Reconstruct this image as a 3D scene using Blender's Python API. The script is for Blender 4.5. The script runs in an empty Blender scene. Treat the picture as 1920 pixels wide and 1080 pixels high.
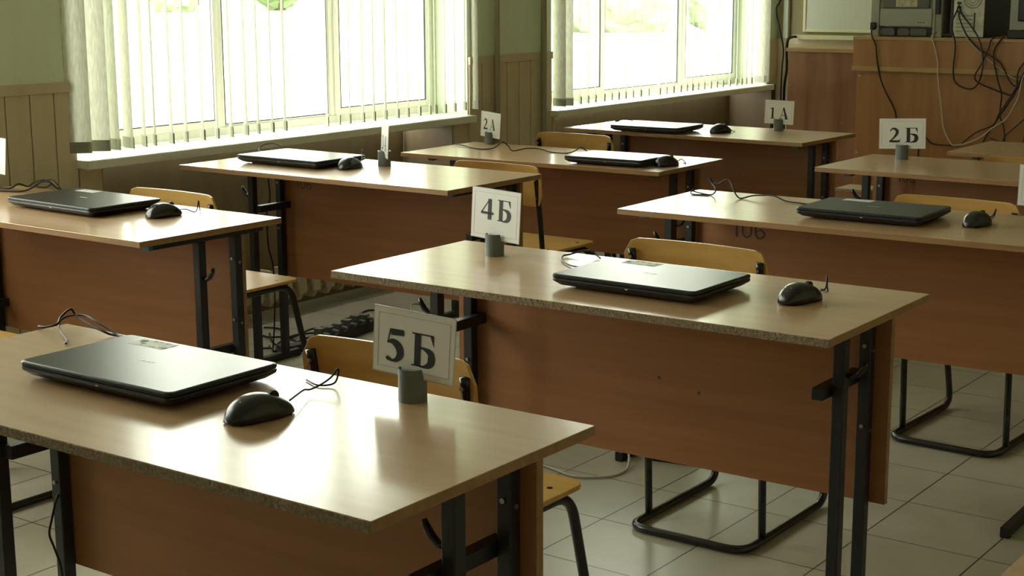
import bpy, bmesh, math, random
from mathutils import Vector, Matrix
PI = math.pi
random.seed(7)
sc = bpy.context.scene
COL = sc.collection

# ------------------------------------------------------------------ camera
cam_d = bpy.data.cameras.new('camera')
cam = bpy.data.objects.new('camera', cam_d)
COL.objects.link(cam)
sc.camera = cam
F, PITCH, ROLL, YAW = 2880.99, math.radians(11.2765), math.radians(-0.2571), math.radians(36.0413)
cam_d.sensor_width = 36.0
cam_d.lens = F / 1920.0 * 36.0
cam_d.clip_start = 0.05
cam_d.clip_end = 600
fw = Vector((-math.sin(YAW) * math.cos(PITCH), math.cos(YAW) * math.cos(PITCH), -math.sin(PITCH)))
rt = Vector((math.cos(YAW), math.sin(YAW), 0))
up = rt.cross(fw)
R_ = math.cos(ROLL) * rt + math.sin(ROLL) * up
U_ = -math.sin(ROLL) * rt + math.cos(ROLL) * up
m = Matrix.Identity(4)
for i in range(3):
    m[i][0] = R_[i]; m[i][1] = U_[i]; m[i][2] = -fw[i]
m[2][3] = 1.3922
cam.matrix_world = m

# ------------------------------------------------------------------ world, exposure
sc.view_settings.view_transform = 'Standard'
sc.view_settings.look = 'None'
sc.view_settings.exposure = 1.55
sc.view_settings.gamma = 1.0
sc.view_settings.use_curve_mapping = False
world = bpy.data.worlds.new('overcast_sky')
sc.world = world
world.use_nodes = True
bg = world.node_tree.nodes['Background']
bg.inputs['Color'].default_value = (1.0, 0.985, 0.89, 1)
bg.inputs['Strength'].default_value = 4.0
sc.cycles.max_bounces = 10
sc.cycles.diffuse_bounces = 6
sc.cycles.transparent_max_bounces = 24
sc.cycles.caustics_reflective = False
sc.cycles.caustics_refractive = False
sc.cycles.use_denoising = True
sc.cycles.sample_clamp_indirect = 8.0

XW = -4.40          # room face of the window wall
YF = 8.90           # front wall
XR, YB, ZC = 1.9, -2.6, 3.0
WIN = [(0.50, 2.87, 0.785), (3.455, 5.70, 0.785), (6.39, 8.74, 0.758)]   # y0, y1, sill z
WTOP = 2.55

def portal(name, y0, y1, z0, z1):
    ld = bpy.data.lights.new(name, 'AREA')
    ld.shape = 'RECTANGLE'
    ld.size = y1 - y0; ld.size_y = z1 - z0
    ld.cycles.is_portal = True
    o = bpy.data.objects.new(name, ld)
    COL.objects.link(o)
    o.location = (XW - 0.50, (y0 + y1) / 2, (z0 + z1) / 2)
    o.rotation_euler = Vector((1, 0, 0)).to_track_quat('-Z', 'Z').to_euler()
    # long side along y
    o.rotation_euler = Matrix(((0, 0, -1), (-1, 0, 0), (0, 1, 0))).to_euler()
for i, (a, b, z) in enumerate(WIN):
    portal('window_portal', a, b, z, WTOP)

# ------------------------------------------------------------------ materials
def mat(name, col, rough=0.5, metal=0.0, spec=0.5, ior=1.5, coat=0.0):
    mt = bpy.data.materials.new(name)
    mt.use_nodes = True
    p = mt.node_tree.nodes['Principled BSDF']
    p.inputs['Base Color'].default_value = (*col, 1)
    p.inputs['Roughness'].default_value = rough
    p.inputs['Metallic'].default_value = metal
    p.inputs['IOR'].default_value = ior
    p.inputs['Specular IOR Level'].default_value = spec
    p.inputs['Coat Weight'].default_value = coat
    p.inputs['Coat Roughness'].default_value = 0.15
    return mt

def N(mt, t, **kw):
    n = mt.node_tree.nodes.new(t)
    for k, v in kw.items():
        setattr(n, k, v)
    return n

def noise_color(mt, c1, c2, scale=(1, 1, 1), nscale=5.0, detail=4, bump=0.0, bscale=None, bdist=0.001, rng=(0.3, 0.7)):
    """base colour mottled between c1 and c2, optional surface bump"""
    nt = mt.node_tree
    p = nt.nodes['Principled BSDF']
    tc = N(mt, 'ShaderNodeTexCoord'); mp = N(mt, 'ShaderNodeMapping')
    mp.inputs['Scale'].default_value = scale
    nt.links.new(tc.outputs['Object'], mp.inputs['Vector'])
    no = N(mt, 'ShaderNodeTexNoise')
    no.inputs['Scale'].default_value = nscale; no.inputs['Detail'].default_value = detail
    nt.links.new(mp.outputs[0], no.inputs['Vector'])
    cr = N(mt, 'ShaderNodeValToRGB')
    cr.color_ramp.elements[0].position = rng[0]; cr.color_ramp.elements[0].color = (*c1, 1)
    cr.color_ramp.elements[1].position = rng[1]; cr.color_ramp.elements[1].color = (*c2, 1)
    nt.links.new(no.outputs['Fac'], cr.inputs[0])
    nt.links.new(cr.outputs[0], p.inputs['Base Color'])
    if bump:
        nb = N(mt, 'ShaderNodeTexNoise')
        nb.inputs['Scale'].default_value = bscale or 300; nb.inputs['Detail'].default_value = 2
        nt.links.new(tc.outputs['Object'], nb.inputs['Vector'])
        b = N(mt, 'ShaderNodeBump')
        b.inputs['Strength'].default_value = bump; b.inputs['Distance'].default_value = bdist
        nt.links.new(nb.outputs['Fac'], b.inputs['Height'])
        nt.links.new(b.outputs[0], p.inputs['Normal'])
    return mt

M = {}
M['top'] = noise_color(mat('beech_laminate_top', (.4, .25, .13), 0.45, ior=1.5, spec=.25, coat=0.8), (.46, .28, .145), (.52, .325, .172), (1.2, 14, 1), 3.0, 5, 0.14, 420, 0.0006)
M['band'] = noise_color(mat('beech_edge_band', (.34, .2, .1), 0.4), (.27, .145, .06), (.36, .20, .09), (2, 20, 20), 3.0, 4)
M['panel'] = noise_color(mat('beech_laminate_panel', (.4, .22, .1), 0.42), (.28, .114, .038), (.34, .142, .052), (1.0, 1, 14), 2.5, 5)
M['chip'] = noise_color(mat('raw_chipboard', (.3, .22, .14), 0.9, spec=.2), (.19, .14, .09), (.33, .255, .17), (1, 1, 1), 160, 3, 0.9, 260, 0.003)
M['steel'] = noise_color(mat('black_painted_steel', (.012, .013, .014), 0.42), (.009, .010, .011), (.017, .018, .019), (1, 1, 1), 12, 3)
M['tube'] = noise_color(mat('black_enamel_tube', (.013, .011, .011), 0.26), (.010, .009, .009), (.018, .015, .014), (1, 1, 1), 20, 3)
M['chrome'] = mat('zinc_bolt', (.38, .38, .35), 0.35, 1.0)
M['bluecap'] = mat('blue_plastic_cap', (.05, .13, .19), 0.45)
M['greencap'] = mat('green_plastic_cap', (.03, .16, .05), 0.45)
M['ink'] = mat('dark_stencil_paint', (.07, .04, .025), 0.6)
M['ply'] = noise_color(mat('varnished_plywood', (.45, .25, .07), 0.28), (.50, .285, .078), (.59, .36, .115), (3, 14, 14), 3.0, 4)
M['plyedge'] = noise_color(mat('plywood_edge', (.45, .28, .1), 0.5), (.25, .13, .05), (.55, .36, .16), (1, 1, 160), 3, 2)
M['lid'] = noise_color(mat('laptop_lid', (.02, .024, .028), 0.31, ior=1.45, spec=.36), (.020, .024, .028), (.026, .030, .034), (1, 1, 1), 30, 2)
M['lapbody'] = mat('laptop_body', (.013, .013, .014), 0.38)
M['rubber'] = mat('black_rubber', (.01, .01, .01), 0.8)
M['logo'] = mat('silver_print', (.65, .68, .66), 0.35)
M['sticker'] = noise_color(mat('worn_paper_sticker', (.5, .5, .44), 0.7), (.14, .15, .13), (.80, .80, .72), (1, 1, 1), 60, 3, rng=(.36, .48))
M['sticker_clean'] = noise_color(mat('pale_sticker', (.5, .5, .44), 0.7), (.50, .52, .48), (.62, .64, .58), (1, 1, 1), 60, 3)
M['mouse'] = mat('black_mouse_shell', (.011, .012, .013), 0.24)
M['mousedark'] = mat('mouse_seam', (.004, .004, .004), 0.6)
M['cable'] = mat('black_cable', (.012, .010, .010), 0.5, spec=.3)
M['bcable'] = mat('brown_black_cable', (.022, .010, .008), 0.4)
M['wcable'] = mat('white_cable', (.55, .52, .44), 0.45)
M['card'] = noise_color(mat('white_sign_card', (.62, .62, .57), 0.32), (.70, .69, .66), (.74, .73, .70), (1, 1, 1), 12, 2)
M['sleeve'] = mat('sign_sleeve_edge', (.5, .51, .48), 0.25)
M['line'] = mat('grey_border_line', (.28, .27, .26), 0.5)
M['letter'] = mat('black_print', (.010, .007, .006), 0.6)
M['pvc'] = mat('grey_pvc_pipe', (.13, .15, .145), 0.42)
M['wallg'] = noise_color(mat('mint_wall_paint', (.4, .52, .36), 0.6), (.70, .79, .62), (.75, .84, .67), (8, 8, 1.2), 2.0, 4, 0.25, 60, 0.002)
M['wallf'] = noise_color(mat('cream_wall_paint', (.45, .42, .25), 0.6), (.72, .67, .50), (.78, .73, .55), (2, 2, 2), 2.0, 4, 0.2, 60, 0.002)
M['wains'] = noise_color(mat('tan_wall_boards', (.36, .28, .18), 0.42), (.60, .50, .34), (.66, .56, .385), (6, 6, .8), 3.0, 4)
M['wainsd'] = noise_color(mat('shaded_niche_boards', (.25, .19, .11), 0.5), (.22, .165, .095), (.27, .205, .12), (6, 6, .8), 3.0, 4)  # tan wall boards darkened: shade of the niche put into the colour
M['groove'] = mat('board_groove', (.26, .20, .13), 0.6)
M['ceil'] = mat('white_ceiling', (.80, .80, .72), 0.8)
M['sillm'] = mat('white_sill_plastic', (.80, .80, .70), 0.35)
M['frame'] = mat('white_window_plastic', (.84, .84, .78), 0.35)
M['gasket'] = mat('black_window_gasket', (.02, .02, .03), 0.6)
M['pipe'] = mat('painted_pipe', (.36, .34, .22), 0.4)
M['duct'] = mat('white_cable_duct', (.6, .63, .60), 0.4)
M['rad'] = mat('cream_radiator', (.5, .44, .30), 0.4)
M['cherry'] = noise_color(mat('dark_cherry_laminate', (.3, .14, .07), 0.4), (.22, .088, .042), (.34, .165, .085), (7, 7, .7), 2.2, 4)
M['alder'] = noise_color(mat('alder_laminate', (.36, .18, .07), 0.4), (.32, .14, .046), (.43, .21, .08), (6, 6, .6), 2.2, 4)
M['alderedge'] = noise_color(mat('alder_edge', (.42, .24, .1), 0.45), (.40, .25, .10), (.48, .31, .14), (2, 2, 8), 2.2, 4)
M['board'] = mat('whiteboard_surface', (.62, .64, .56), 0.3)
M['tray'] = mat('cream_tray', (.74, .71, .48), 0.4)
M['printer'] = mat('printer_grey', (.36, .36, .31), 0.5)
M['printerd'] = mat('printer_dark_grey', (.11, .115, .105), 0.5)
M['black'] = mat('black_plastic', (.010, .010, .010), 0.45)
M['pcsteel'] = noise_color(mat('galvanised_pc_back', (.5, .5, .42), 0.45), (.50, .51, .43), (.78, .78, .68), (1, 1, 1), 26, 3)
M['label'] = noise_color(mat('cream_label', (.55, .52, .38), 0.6), (.30, .28, .2), (.62, .58, .42), (1, 1, 1), 50, 3)
M['asphalt'] = noise_color(mat('pale_pavement', (.5, .5, .48), 0.9), (.36, .37, .36), (.46, .46, .44), (1, 1, 1), .3, 3)
M['grass'] = noise_color(mat('sunny_grass', (.2, .35, .08), 0.9), (.20, .29, .10), (.28, .38, .16), (1, 1, 1), .4, 4)
M['leaf'] = noise_color(mat('tree_leaves', (.16, .32, .08), 0.8), (.24, .31, .16), (.30, .37, .21), (1, 1, 1), 1.5, 4)
M['bark'] = noise_color(mat('tree_bark', (.12, .09, .06), 0.9), (.08, .06, .04), (.16, .12, .08), (4, 4, .6), 2, 4)

# blind fabric: translucent cloth
mt = bpy.data.materials.new('blind_fabric'); mt.use_nodes = True; nt = mt.node_tree
out = nt.nodes['Material Output']; nt.nodes.remove(nt.nodes['Principled BSDF'])
df = N(mt, 'ShaderNodeBsdfDiffuse'); tl = N(mt, 'ShaderNodeBsdfTranslucent'); mx = N(mt, 'ShaderNodeMixShader')
tc = N(mt, 'ShaderNodeTexCoord'); mp = N(mt, 'ShaderNodeMapping'); mp.inputs['Scale'].default_value = (90, 90, 14)
no = N(mt, 'ShaderNodeTexNoise'); no.inputs['Scale'].default_value = 2; no.inputs['Detail'].default_value = 3
cr = N(mt, 'ShaderNodeValToRGB')
cr.color_ramp.elements[0].position = .35; cr.color_ramp.elements[0].color = (.50, .49, .41, 1)
cr.color_ramp.elements[1].position = .65; cr.color_ramp.elements[1].color = (.64, .63, .53, 1)
nt.links.new(tc.outputs['Object'], mp.inputs[0]); nt.links.new(mp.outputs[0], no.inputs['Vector']); nt.links.new(no.outputs['Fac'], cr.inputs[0])
nt.links.new(cr.outputs[0], df.inputs[0]); nt.links.new(cr.outputs[0], tl.inputs[0])
mx.inputs[0].default_value = 0.38
nt.links.new(df.outputs[0], mx.inputs[1]); nt.links.new(tl.outputs[0], mx.inputs[2]); nt.links.new(mx.outputs[0], out.inputs[0])
M['fabric'] = mt
mt = bpy.data.materials.new('blind_hem'); mt.use_nodes = True; nt = mt.node_tree
out = nt.nodes['Material Output']; nt.nodes.remove(nt.nodes['Principled BSDF'])
df = N(mt, 'ShaderNodeBsdfDiffuse'); tl = N(mt, 'ShaderNodeBsdfTranslucent'); mx = N(mt, 'ShaderNodeMixShader')
df.inputs[0].default_value = (.34, .34, .27, 1); tl.inputs[0].default_value = (.34, .34, .27, 1); mx.inputs[0].default_value = .1
nt.links.new(df.outputs[0], mx.inputs[1]); nt.links.new(tl.outputs[0], mx.inputs[2]); nt.links.new(mx.outputs[0], out.inputs[0])
M['hem'] = mt
# window glass: clear pane with a surface reflection
mt = bpy.data.materials.new('window_glass'); mt.use_nodes = True; nt = mt.node_tree
out = nt.nodes['Material Output']; nt.nodes.remove(nt.nodes['Principled BSDF'])
tr = N(mt, 'ShaderNodeBsdfTransparent'); tr.inputs[0].default_value = (.93, .96, .93, 1)
gl = N(mt, 'ShaderNodeBsdfGlossy'); gl.inputs['Roughness'].default_value = 0.0
lw = N(mt, 'ShaderNodeLayerWeight'); lw.inputs[0].default_value = .5; pw = N(mt, 'ShaderNodeMath', operation='POWER'); pw.inputs[1].default_value = 4.0; nt.links.new(lw.outputs['Facing'], pw.inputs[0])
fr = N(mt, 'ShaderNodeMath', operation='MULTIPLY_ADD'); fr.inputs[1].default_value = .6; fr.inputs[2].default_value = .04; nt.links.new(pw.outputs[0], fr.inputs[0]); mx = N(mt, 'ShaderNodeMixShader')
nt.links.new(fr.outputs[0], mx.inputs[0]); nt.links.new(tr.outputs[0], mx.inputs[1]); nt.links.new(gl.outputs[0], mx.inputs[2]); nt.links.new(mx.outputs[0], out.inputs[0])
M['glass'] = mt
# floor tiles
mt = mat('floor_tiles', (.4, .37, .28), 0.3); nt = mt.node_tree; p = nt.nodes['Principled BSDF']
tc = N(mt, 'ShaderNodeTexCoord'); mp = N(mt, 'ShaderNodeMapping')
mp.inputs['Location'].default_value = (1.475 + 0.3027 * 30, -3.555 + 0.2965 * 40, 0)
br = N(mt, 'ShaderNodeTexBrick', offset=0.0, squash=1.0)
br.inputs['Scale'].default_value = 1.0; br.inputs['Brick Width'].default_value = 0.3027; br.inputs['Row Height'].default_value = 0.2965
br.inputs['Mortar Size'].default_value = 0.0022; br.inputs['Mortar Smooth'].default_value = 0.2; br.inputs['Bias'].default_value = 0.0
br.inputs['Color1'].default_value = (.43, .40, .31, 1); br.inputs['Color2'].default_value = (.47, .44, .345, 1); br.inputs['Mortar'].default_value = (.06, .05, .035, 1)
no = N(mt, 'ShaderNodeTexNoise'); no.inputs['Scale'].default_value = 7; no.inputs['Detail'].default_value = 5
mxr = N(mt, 'ShaderNodeMix', data_type='RGBA', blend_type='MULTIPLY'); mxr.inputs[0].default_value = .35
cr = N(mt, 'ShaderNodeValToRGB'); cr.color_ramp.elements[0].position = .3; cr.color_ramp.elements[0].color = (.62, .60, .55, 1); cr.color_ramp.elements[1].position = .65
nt.links.new(tc.outputs['Object'], mp.inputs[0]); nt.links.new(mp.outputs[0], br.inputs['Vector']); nt.links.new(tc.outputs['Object'], no.inputs['Vector'])
nt.links.new(no.outputs['Fac'], cr.inputs[0]); nt.links.new(br.outputs['Color'], mxr.inputs[6]); nt.links.new(cr.outputs[0], mxr.inputs[7]); nt.links.new(mxr.outputs[2], p.inputs['Base Color'])
bp = N(mt, 'ShaderNodeBump'); bp.inputs['Strength'].default_value = .4; bp.inputs['Distance'].default_value = .002; bp.invert = True
nt.links.new(br.outputs['Fac'], bp.inputs['Height']); nt.links.new(bp.outputs[0], p.inputs['Normal'])
M['floor'] = mt

# ------------------------------------------------------------------ mesh helpers
def obj(name, bm, m, parent=None, loc=None, rot=None, bevel=0.0, smooth=False, seg=2):
    me = bpy.data.meshes.new(name)
    bm.normal_update()
    bm.to_mesh(me); bm.free()
    for k in (m if isinstance(m, (list, tuple)) else [m]):
        me.materials.append(M[k])
    if smooth:
        for pl in me.polygons: pl.use_smooth = True
    o = bpy.data.objects.new(name, me)
    COL.objects.link(o)
    if parent: o.parent = parent
    if loc: o.location = loc
    if rot: o.rotation_euler = rot
    if bevel:
        b = o.modifiers.new('bevel', 'BEVEL'); b.width = bevel; b.segments = seg; b.limit_method = 'ANGLE'
    return o

def box(bm, x0, x1, y0, y1, z0, z1, mi=0, mx=None):
    v = [bm.verts.new((x, y, z)) for x in (x0, x1) for y in (y0, y1) for z in (z0, z1)]
    if mx is not None:
        for a in v: a.co = mx @ a.co
    for q in ((0, 1, 3, 2), (4, 6, 7, 5), (0, 4, 5, 1), (2, 3, 7, 6), (0, 2, 6, 4), (1, 5, 7, 3)):
        f = bm.faces.new([v[i] for i in q]); f.material_index = mi
    return v

def prism(bm, pts, axis, a, b, mi=0):
    """extrude a closed 2D outline between a and b along an axis ('x','y','z')"""
    def P(u, v, t):
        return {'x': (t, u, v), 'y': (u, t, v), 'z': (u, v, t)}[axis]
    A = [bm.verts.new(P(u, v, a)) for u, v in pts]; B = [bm.verts.new(P(u, v, b)) for u, v in pts]
    n = len(pts)
    fs = [bm.faces.new(A), bm.faces.new(B[::-1])]
    for i in range(n):
        fs.append(bm.faces.new([A[i], B[i], B[(i + 1) % n], A[(i + 1) % n]]))
    for f in fs: f.material_index = mi
    bmesh.ops.recalc_face_normals(bm, faces=fs)

def catmull(pts, sub=6):
    P = [Vector(p) for p in pts]
    if len(P) < 3: return P
    out = []
    n = len(P)
    for i in range(n - 1):
        p0 = P[max(i - 1, 0)]; p1 = P[i]; p2 = P[i + 1]; p3 = P[min(i + 2, n - 1)]
        for s in range(sub):
            t = s / sub
            out.append(0.5 * ((2 * p1) + (p2 - p0) * t + (2 * p0 - 5 * p1 + 4 * p2 - p3) * t * t + (3 * p1 - p0 - 3 * p2 + p3) * t ** 3))
    out.append(P[-1])
    return out

def tube(bm, pts, r, seg=10, closed=False, mi=0):
    P = [Vector(p) for p in pts]; n = len(P)
    rings = []; nrm = None
    for i in range(n):
        if closed: t = (P[(i + 1) % n] - P[i - 1])
        else: t = P[min(i + 1, n - 1)] - P[max(i - 1, 0)]
        if t.length < 1e-9: t = Vector((0, 0, 1))
        t.normalize()
        if nrm is None:
            a = Vector((0, 0, 1)) if abs(t.z) < .9 else Vector((1, 0, 0))
            nrm = t.cross(a).normalized()
        nrm = (nrm - t * nrm.dot(t))
        nrm = nrm.normalized() if nrm.length > 1e-6 else t.orthogonal().normalized()
        b = t.cross(nrm)
        rr = r[i] if isinstance(r, (list, tuple)) else r
        rings.append([bm.verts.new(P[i] + rr * (math.cos(2 * PI * k / seg) * nrm + math.sin(2 * PI * k / seg) * b)) for k in range(seg)])
    fs = []
    for i in range(n if closed else n - 1):
        A, B = rings[i], rings[(i + 1) % n]
        for k in range(seg):
            fs.append(bm.faces.new([A[k], A[(k + 1) % seg], B[(k + 1) % seg], B[k]]))
    if not closed:
        fs.append(bm.faces.new(rings[0][::-1])); fs.append(bm.faces.new(rings[-1]))
    for f in fs: f.material_index = mi; f.smooth = True

def fillet(pts, r, seg=6):
    """polyline with rounded corners"""
    P = [Vector(p) for p in pts]; out = [P[0]]
    for i in range(1, len(P) - 1):
        a = (P[i - 1] - P[i]); b = (P[i + 1] - P[i])
        d = min(r, a.length * .49, b.length * .49)
        A = P[i] + a.normalized() * d; B = P[i] + b.normalized() * d
        for s in range(seg + 1):
            t = s / seg
            out.append((1 - t) ** 2 * A + 2 * t * (1 - t) * P[i] + t * t * B)
    out.append(P[-1])
    return out

def cyl(bm, c, r, h, axis='z', seg=24, mi=0, r2=None):
    r2 = r if r2 is None else r2
    c = Vector(c)
    d = {'x': Vector((1, 0, 0)), 'y': Vector((0, 1, 0)), 'z': Vector((0, 0, 1))}[axis]
    u = {'x': Vector((0, 1, 0)), 'y': Vector((0, 0, 1)), 'z': Vector((1, 0, 0))}[axis]; w = d.cross(u)
    A = [bm.verts.new(c + r * (math.cos(2 * PI * k / seg) * u + math.sin(2 * PI * k / seg) * w)) for k in range(seg)]
    B = [bm.verts.new(c + d * h + r2 * (math.cos(2 * PI * k / seg) * u + math.sin(2 * PI * k / seg) * w)) for k in range(seg)]
    fs = [bm.faces.new(A[::-1]), bm.faces.new(B)]
    for k in range(seg):
        fs.append(bm.faces.new([A[k], A[(k + 1) % seg], B[(k + 1) % seg], B[k]]))
    for f in fs: f.material_index = mi

def thing(name, label, cat, loc=(0, 0, 0), rz=0, group=None):
    o = bpy.data.objects.new(name, None); COL.objects.link(o)
    o.empty_display_size = .05
    o.location = loc; o.rotation_euler = (0, 0, rz)
    o['label'] = label; o['category'] = cat
    if group: o['group'] = group
    return o

def tag(o, label, cat, group=None):
    o['label'] = label; o['category'] = cat
    if group: o['group'] = group
    return o

def struct(o, label=None):
    o['kind'] = 'structure'
    if label: o['label'] = label
    return o

def dup(root, loc, rz, label, group=None):
    r = root.copy(); COL.objects.link(r); r.location = loc; r.rotation_euler = (0, 0, rz); r['label'] = label
    if group: r['group'] = group
    for ch in list(root.children):
        c = ch.copy(); COL.objects.link(c); c.parent = r
        for g in ch.children:
            d = g.copy(); COL.objects.link(d); d.parent = c
    return r

# ================================================================== SETTING
# floor
bm = bmesh.new(); box(bm, XW - .34, XR, YB, YF, -.10, 0); struct(obj('floor', bm, 'floor'), 'cream square floor tiles with dark grout')
bm = bmesh.new(); box(bm, XW - .5, XR + .2, YB - .2, YF + .2, ZC, ZC + .1); struct(obj('ceiling', bm, 'ceil'))
# window wall, with openings and radiator niches
bm = bmesh.new()
XO = XW - .42
prev = YB
for i, (y0, y1, zs) in enumerate(WIN):
    box(bm, XO, XW, prev, y0, 0, ZC)                       # pier
    n0, n1 = y0 + .10, y1 - .11
    if i == 2: n0, n1 = 6.42, YF - .06
    zt = zs - .03
    box(bm, XO, XW, y0, n0, 0, zt)                          # return beside the niche
    box(bm, XO, XW, n1, y1, 0, zt) if n1 < y1 else None
    box(bm, XO, XW - .31, n0, min(n1, y1), 0, zt)           # back of the niche
    box(bm, XO, XW, y0, y1, WTOP, ZC)                       # lintel
    prev = y1
box(bm, XO, XW, prev, YF, 0.75, ZC); box(bm, XO, XW - .31, prev, YF, 0, 0.75)
struct(obj('wall_left', bm, ['wallg']), 'mint green window wall above tan boards')
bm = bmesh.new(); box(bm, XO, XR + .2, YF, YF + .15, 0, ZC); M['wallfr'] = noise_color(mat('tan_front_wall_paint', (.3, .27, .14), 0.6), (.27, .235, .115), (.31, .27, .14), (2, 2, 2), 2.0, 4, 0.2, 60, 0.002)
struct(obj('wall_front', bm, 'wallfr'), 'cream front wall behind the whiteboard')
bm = bmesh.new(); box(bm, XR, XR + .15, YB, YF, 0, ZC); struct(obj('wall_right', bm, 'wallf'))
bm = bmesh.new(); box(bm, XO, XR + .15, YB - .15, YB, 0, ZC); struct(obj('wall_back', bm, 'wallf'))

# wainscot boards on the piers (about 10 cm boards, top rail)
def boards(name, y0, y1, z1, rail=.036, step=.099):
    bm = bmesh.new()
    y = y0
    while y < y1 - .004:
        e = min(y + step, y1)
        box(bm, XW + .001, XW + .008, y + .0022, e - .0022, 0.07, z1 - rail)
        box(bm, XW + .0005, XW + .0045, e - .0022, min(e + .0022, y1), 0.07, z1 - rail, 1)
        y = e
    box(bm, XW + .001, XW + .014, y0, y1, z1 - rail, z1)
    box(bm, XW + .001, XW + .016, y0, y1, 0, 0.07)
    return struct(obj(name, bm, ['wains', 'groove'], bevel=.001), 'tan vertical boards with a top rail')
boards('trim_1', 2.87, 3.452, 1.06)
boards('trim_2', 5.705, 6.385, 1.05)
boards('trim_3', -2.59, .5, 1.05)
def boards_low(name, y0, y1, z1):
    bm = bmesh.new(); y = y0
    while y < y1 - .004:
        e = min(y + .099, y1)
        box(bm, XW + .001, XW + .008, y + .001, e - .001, 0.0, z1); y = e
    return struct(obj(name, bm, ['wains', 'groove']))
boards_low('trim_12', 2.762, 2.868, .752); boards_low('trim_4', 3.455, 3.553, .752); boards_low('trim_5', 5.592, 5.70, .752); boards_low('trim_6', 6.39, 6.418, .725)
# boards inside the niches, with the niche shade in their colour
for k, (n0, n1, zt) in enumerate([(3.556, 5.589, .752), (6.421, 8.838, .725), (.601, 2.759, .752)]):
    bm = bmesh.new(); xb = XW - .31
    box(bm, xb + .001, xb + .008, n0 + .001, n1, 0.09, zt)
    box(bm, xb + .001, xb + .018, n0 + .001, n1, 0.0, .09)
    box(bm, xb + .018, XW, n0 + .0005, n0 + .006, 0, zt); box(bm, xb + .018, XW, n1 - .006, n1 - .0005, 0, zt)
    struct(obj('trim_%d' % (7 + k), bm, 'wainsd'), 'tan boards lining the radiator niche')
# boards at the foot of the front wall
bm = bmesh.new(); box(bm, XW + .002, -3.2, YF - .012, YF - .002, 0, 1.028); box(bm, XW + .002, -3.2, YF - .02, YF - .002, 1.0, 1.034)
struct(obj('trim_10', bm, 'wains'), 'tan boards along the front wall')
bm = bmesh.new(); box(bm, XW + .001, XW + .010, 8.745, YF - .022, .76, 1.03)
struct(obj('trim_11', bm, 'wains'))

# windows: frame, sashes, panes, sill
def window(idx, y0, y1, zs):
    xc = XW - .24
    bm = bmesh.new(); w = .035
    z0, z1 = zs + .001, WTOP
    for a, b, c, d in ((y0, y0 + w, z0, z1), (y1 - w, y1, z0, z1), (y0 + w, y1 - w, z0, z0 + w), (y0 + w, y1 - w, z1 - w, z1)):
        box(bm, xc - .035, xc + .035, a, b, c, d)
    L = y1 - y0
    cuts = [4.345, 5.0] if idx == 2 else [y0 + L * .34, y0 + L * .70]
    for c in cuts: box(bm, xc - .035, xc + .035, c - .014, c + .014, z0 + w, z1 - w)
    root = obj('window_%d' % idx, bm, 'frame', bevel=.003)
    struct(root, 'white plastic window behind vertical blinds')
    ed = [y0 + w] + [v for c in cuts for v in (c - .014, c + .014)] + [y1 - w]
    for k in range(3):
        a, b = ed[2 * k], ed[2 * k + 1]
        s = .030 if k != 1 else .008
        bm = bmesh.new()
        zz0, zz1 = z0 + w, z1 - w
        for q in ((a, a + s, zz0, zz1), (b - s, b, zz0, zz1), (a + s, b - s, zz0, zz0 + s), (a + s, b - s, zz1 - s, zz1)):
            box(bm, xc - .025, xc + (.045 if k != 1 else .03), *q)
        sash = obj('sash', bm, 'frame', root, bevel=.003)
        bm = bmesh.new()
        g = .003
        for q in ((a + s, a + s + g, zz0 + s, zz1 - s), (b - s - g, b - s, zz0 + s, zz1 - s), (a + s, b - s, zz0 + s, zz0 + s + g)):
            box(bm, xc + .038 if k != 1 else xc + .024, xc + (.0455 if k != 1 else .0305), *q)
        obj('gasket', bm, 'gasket', sash)
        bm = bmesh.new(); box(bm, xc - .006, xc - .002, a + s, b - s, zz0 + s, zz1 - s)
        obj('pane', bm, 'glass', sash)
        if k != 1:
            bm = bmesh.new(); box(bm, xc + .045, xc + .056, b - .030, b - .010, 1.60, 1.67); box(bm, xc + .056, xc + .07, b - .028, b - .012, 1.50, 1.65)
            obj('handle', bm, 'frame', sash, bevel=.003)
    bm = bmesh.new()
    prism(bm, [(XW - .20, zs - .03), (XW + .052, zs - .03), (XW + .060, zs - .034), (XW + .066, zs - .030), (XW + .066, zs - .003), (XW + .062, zs), (XW - .20, zs)], 'y', y0 - .035 + (.028 if idx == 2 else 0), y1 + (-.012 if idx < 3 else .0))
    obj('sill', bm, 'sillm', root, bevel=.0015)
    bm = bmesh.new(); prism(bm, [(XW - .30, zs - .05), (XW - .60, zs - .09), (XW - .60, zs - .10), (XW - .30, zs - .06)], 'y', y0, y1)
    obj('outer_ledge', bm, 'frame', root)
for i, (a, b, z) in enumerate(WIN): window(i + 1, a, b, z)

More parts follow.
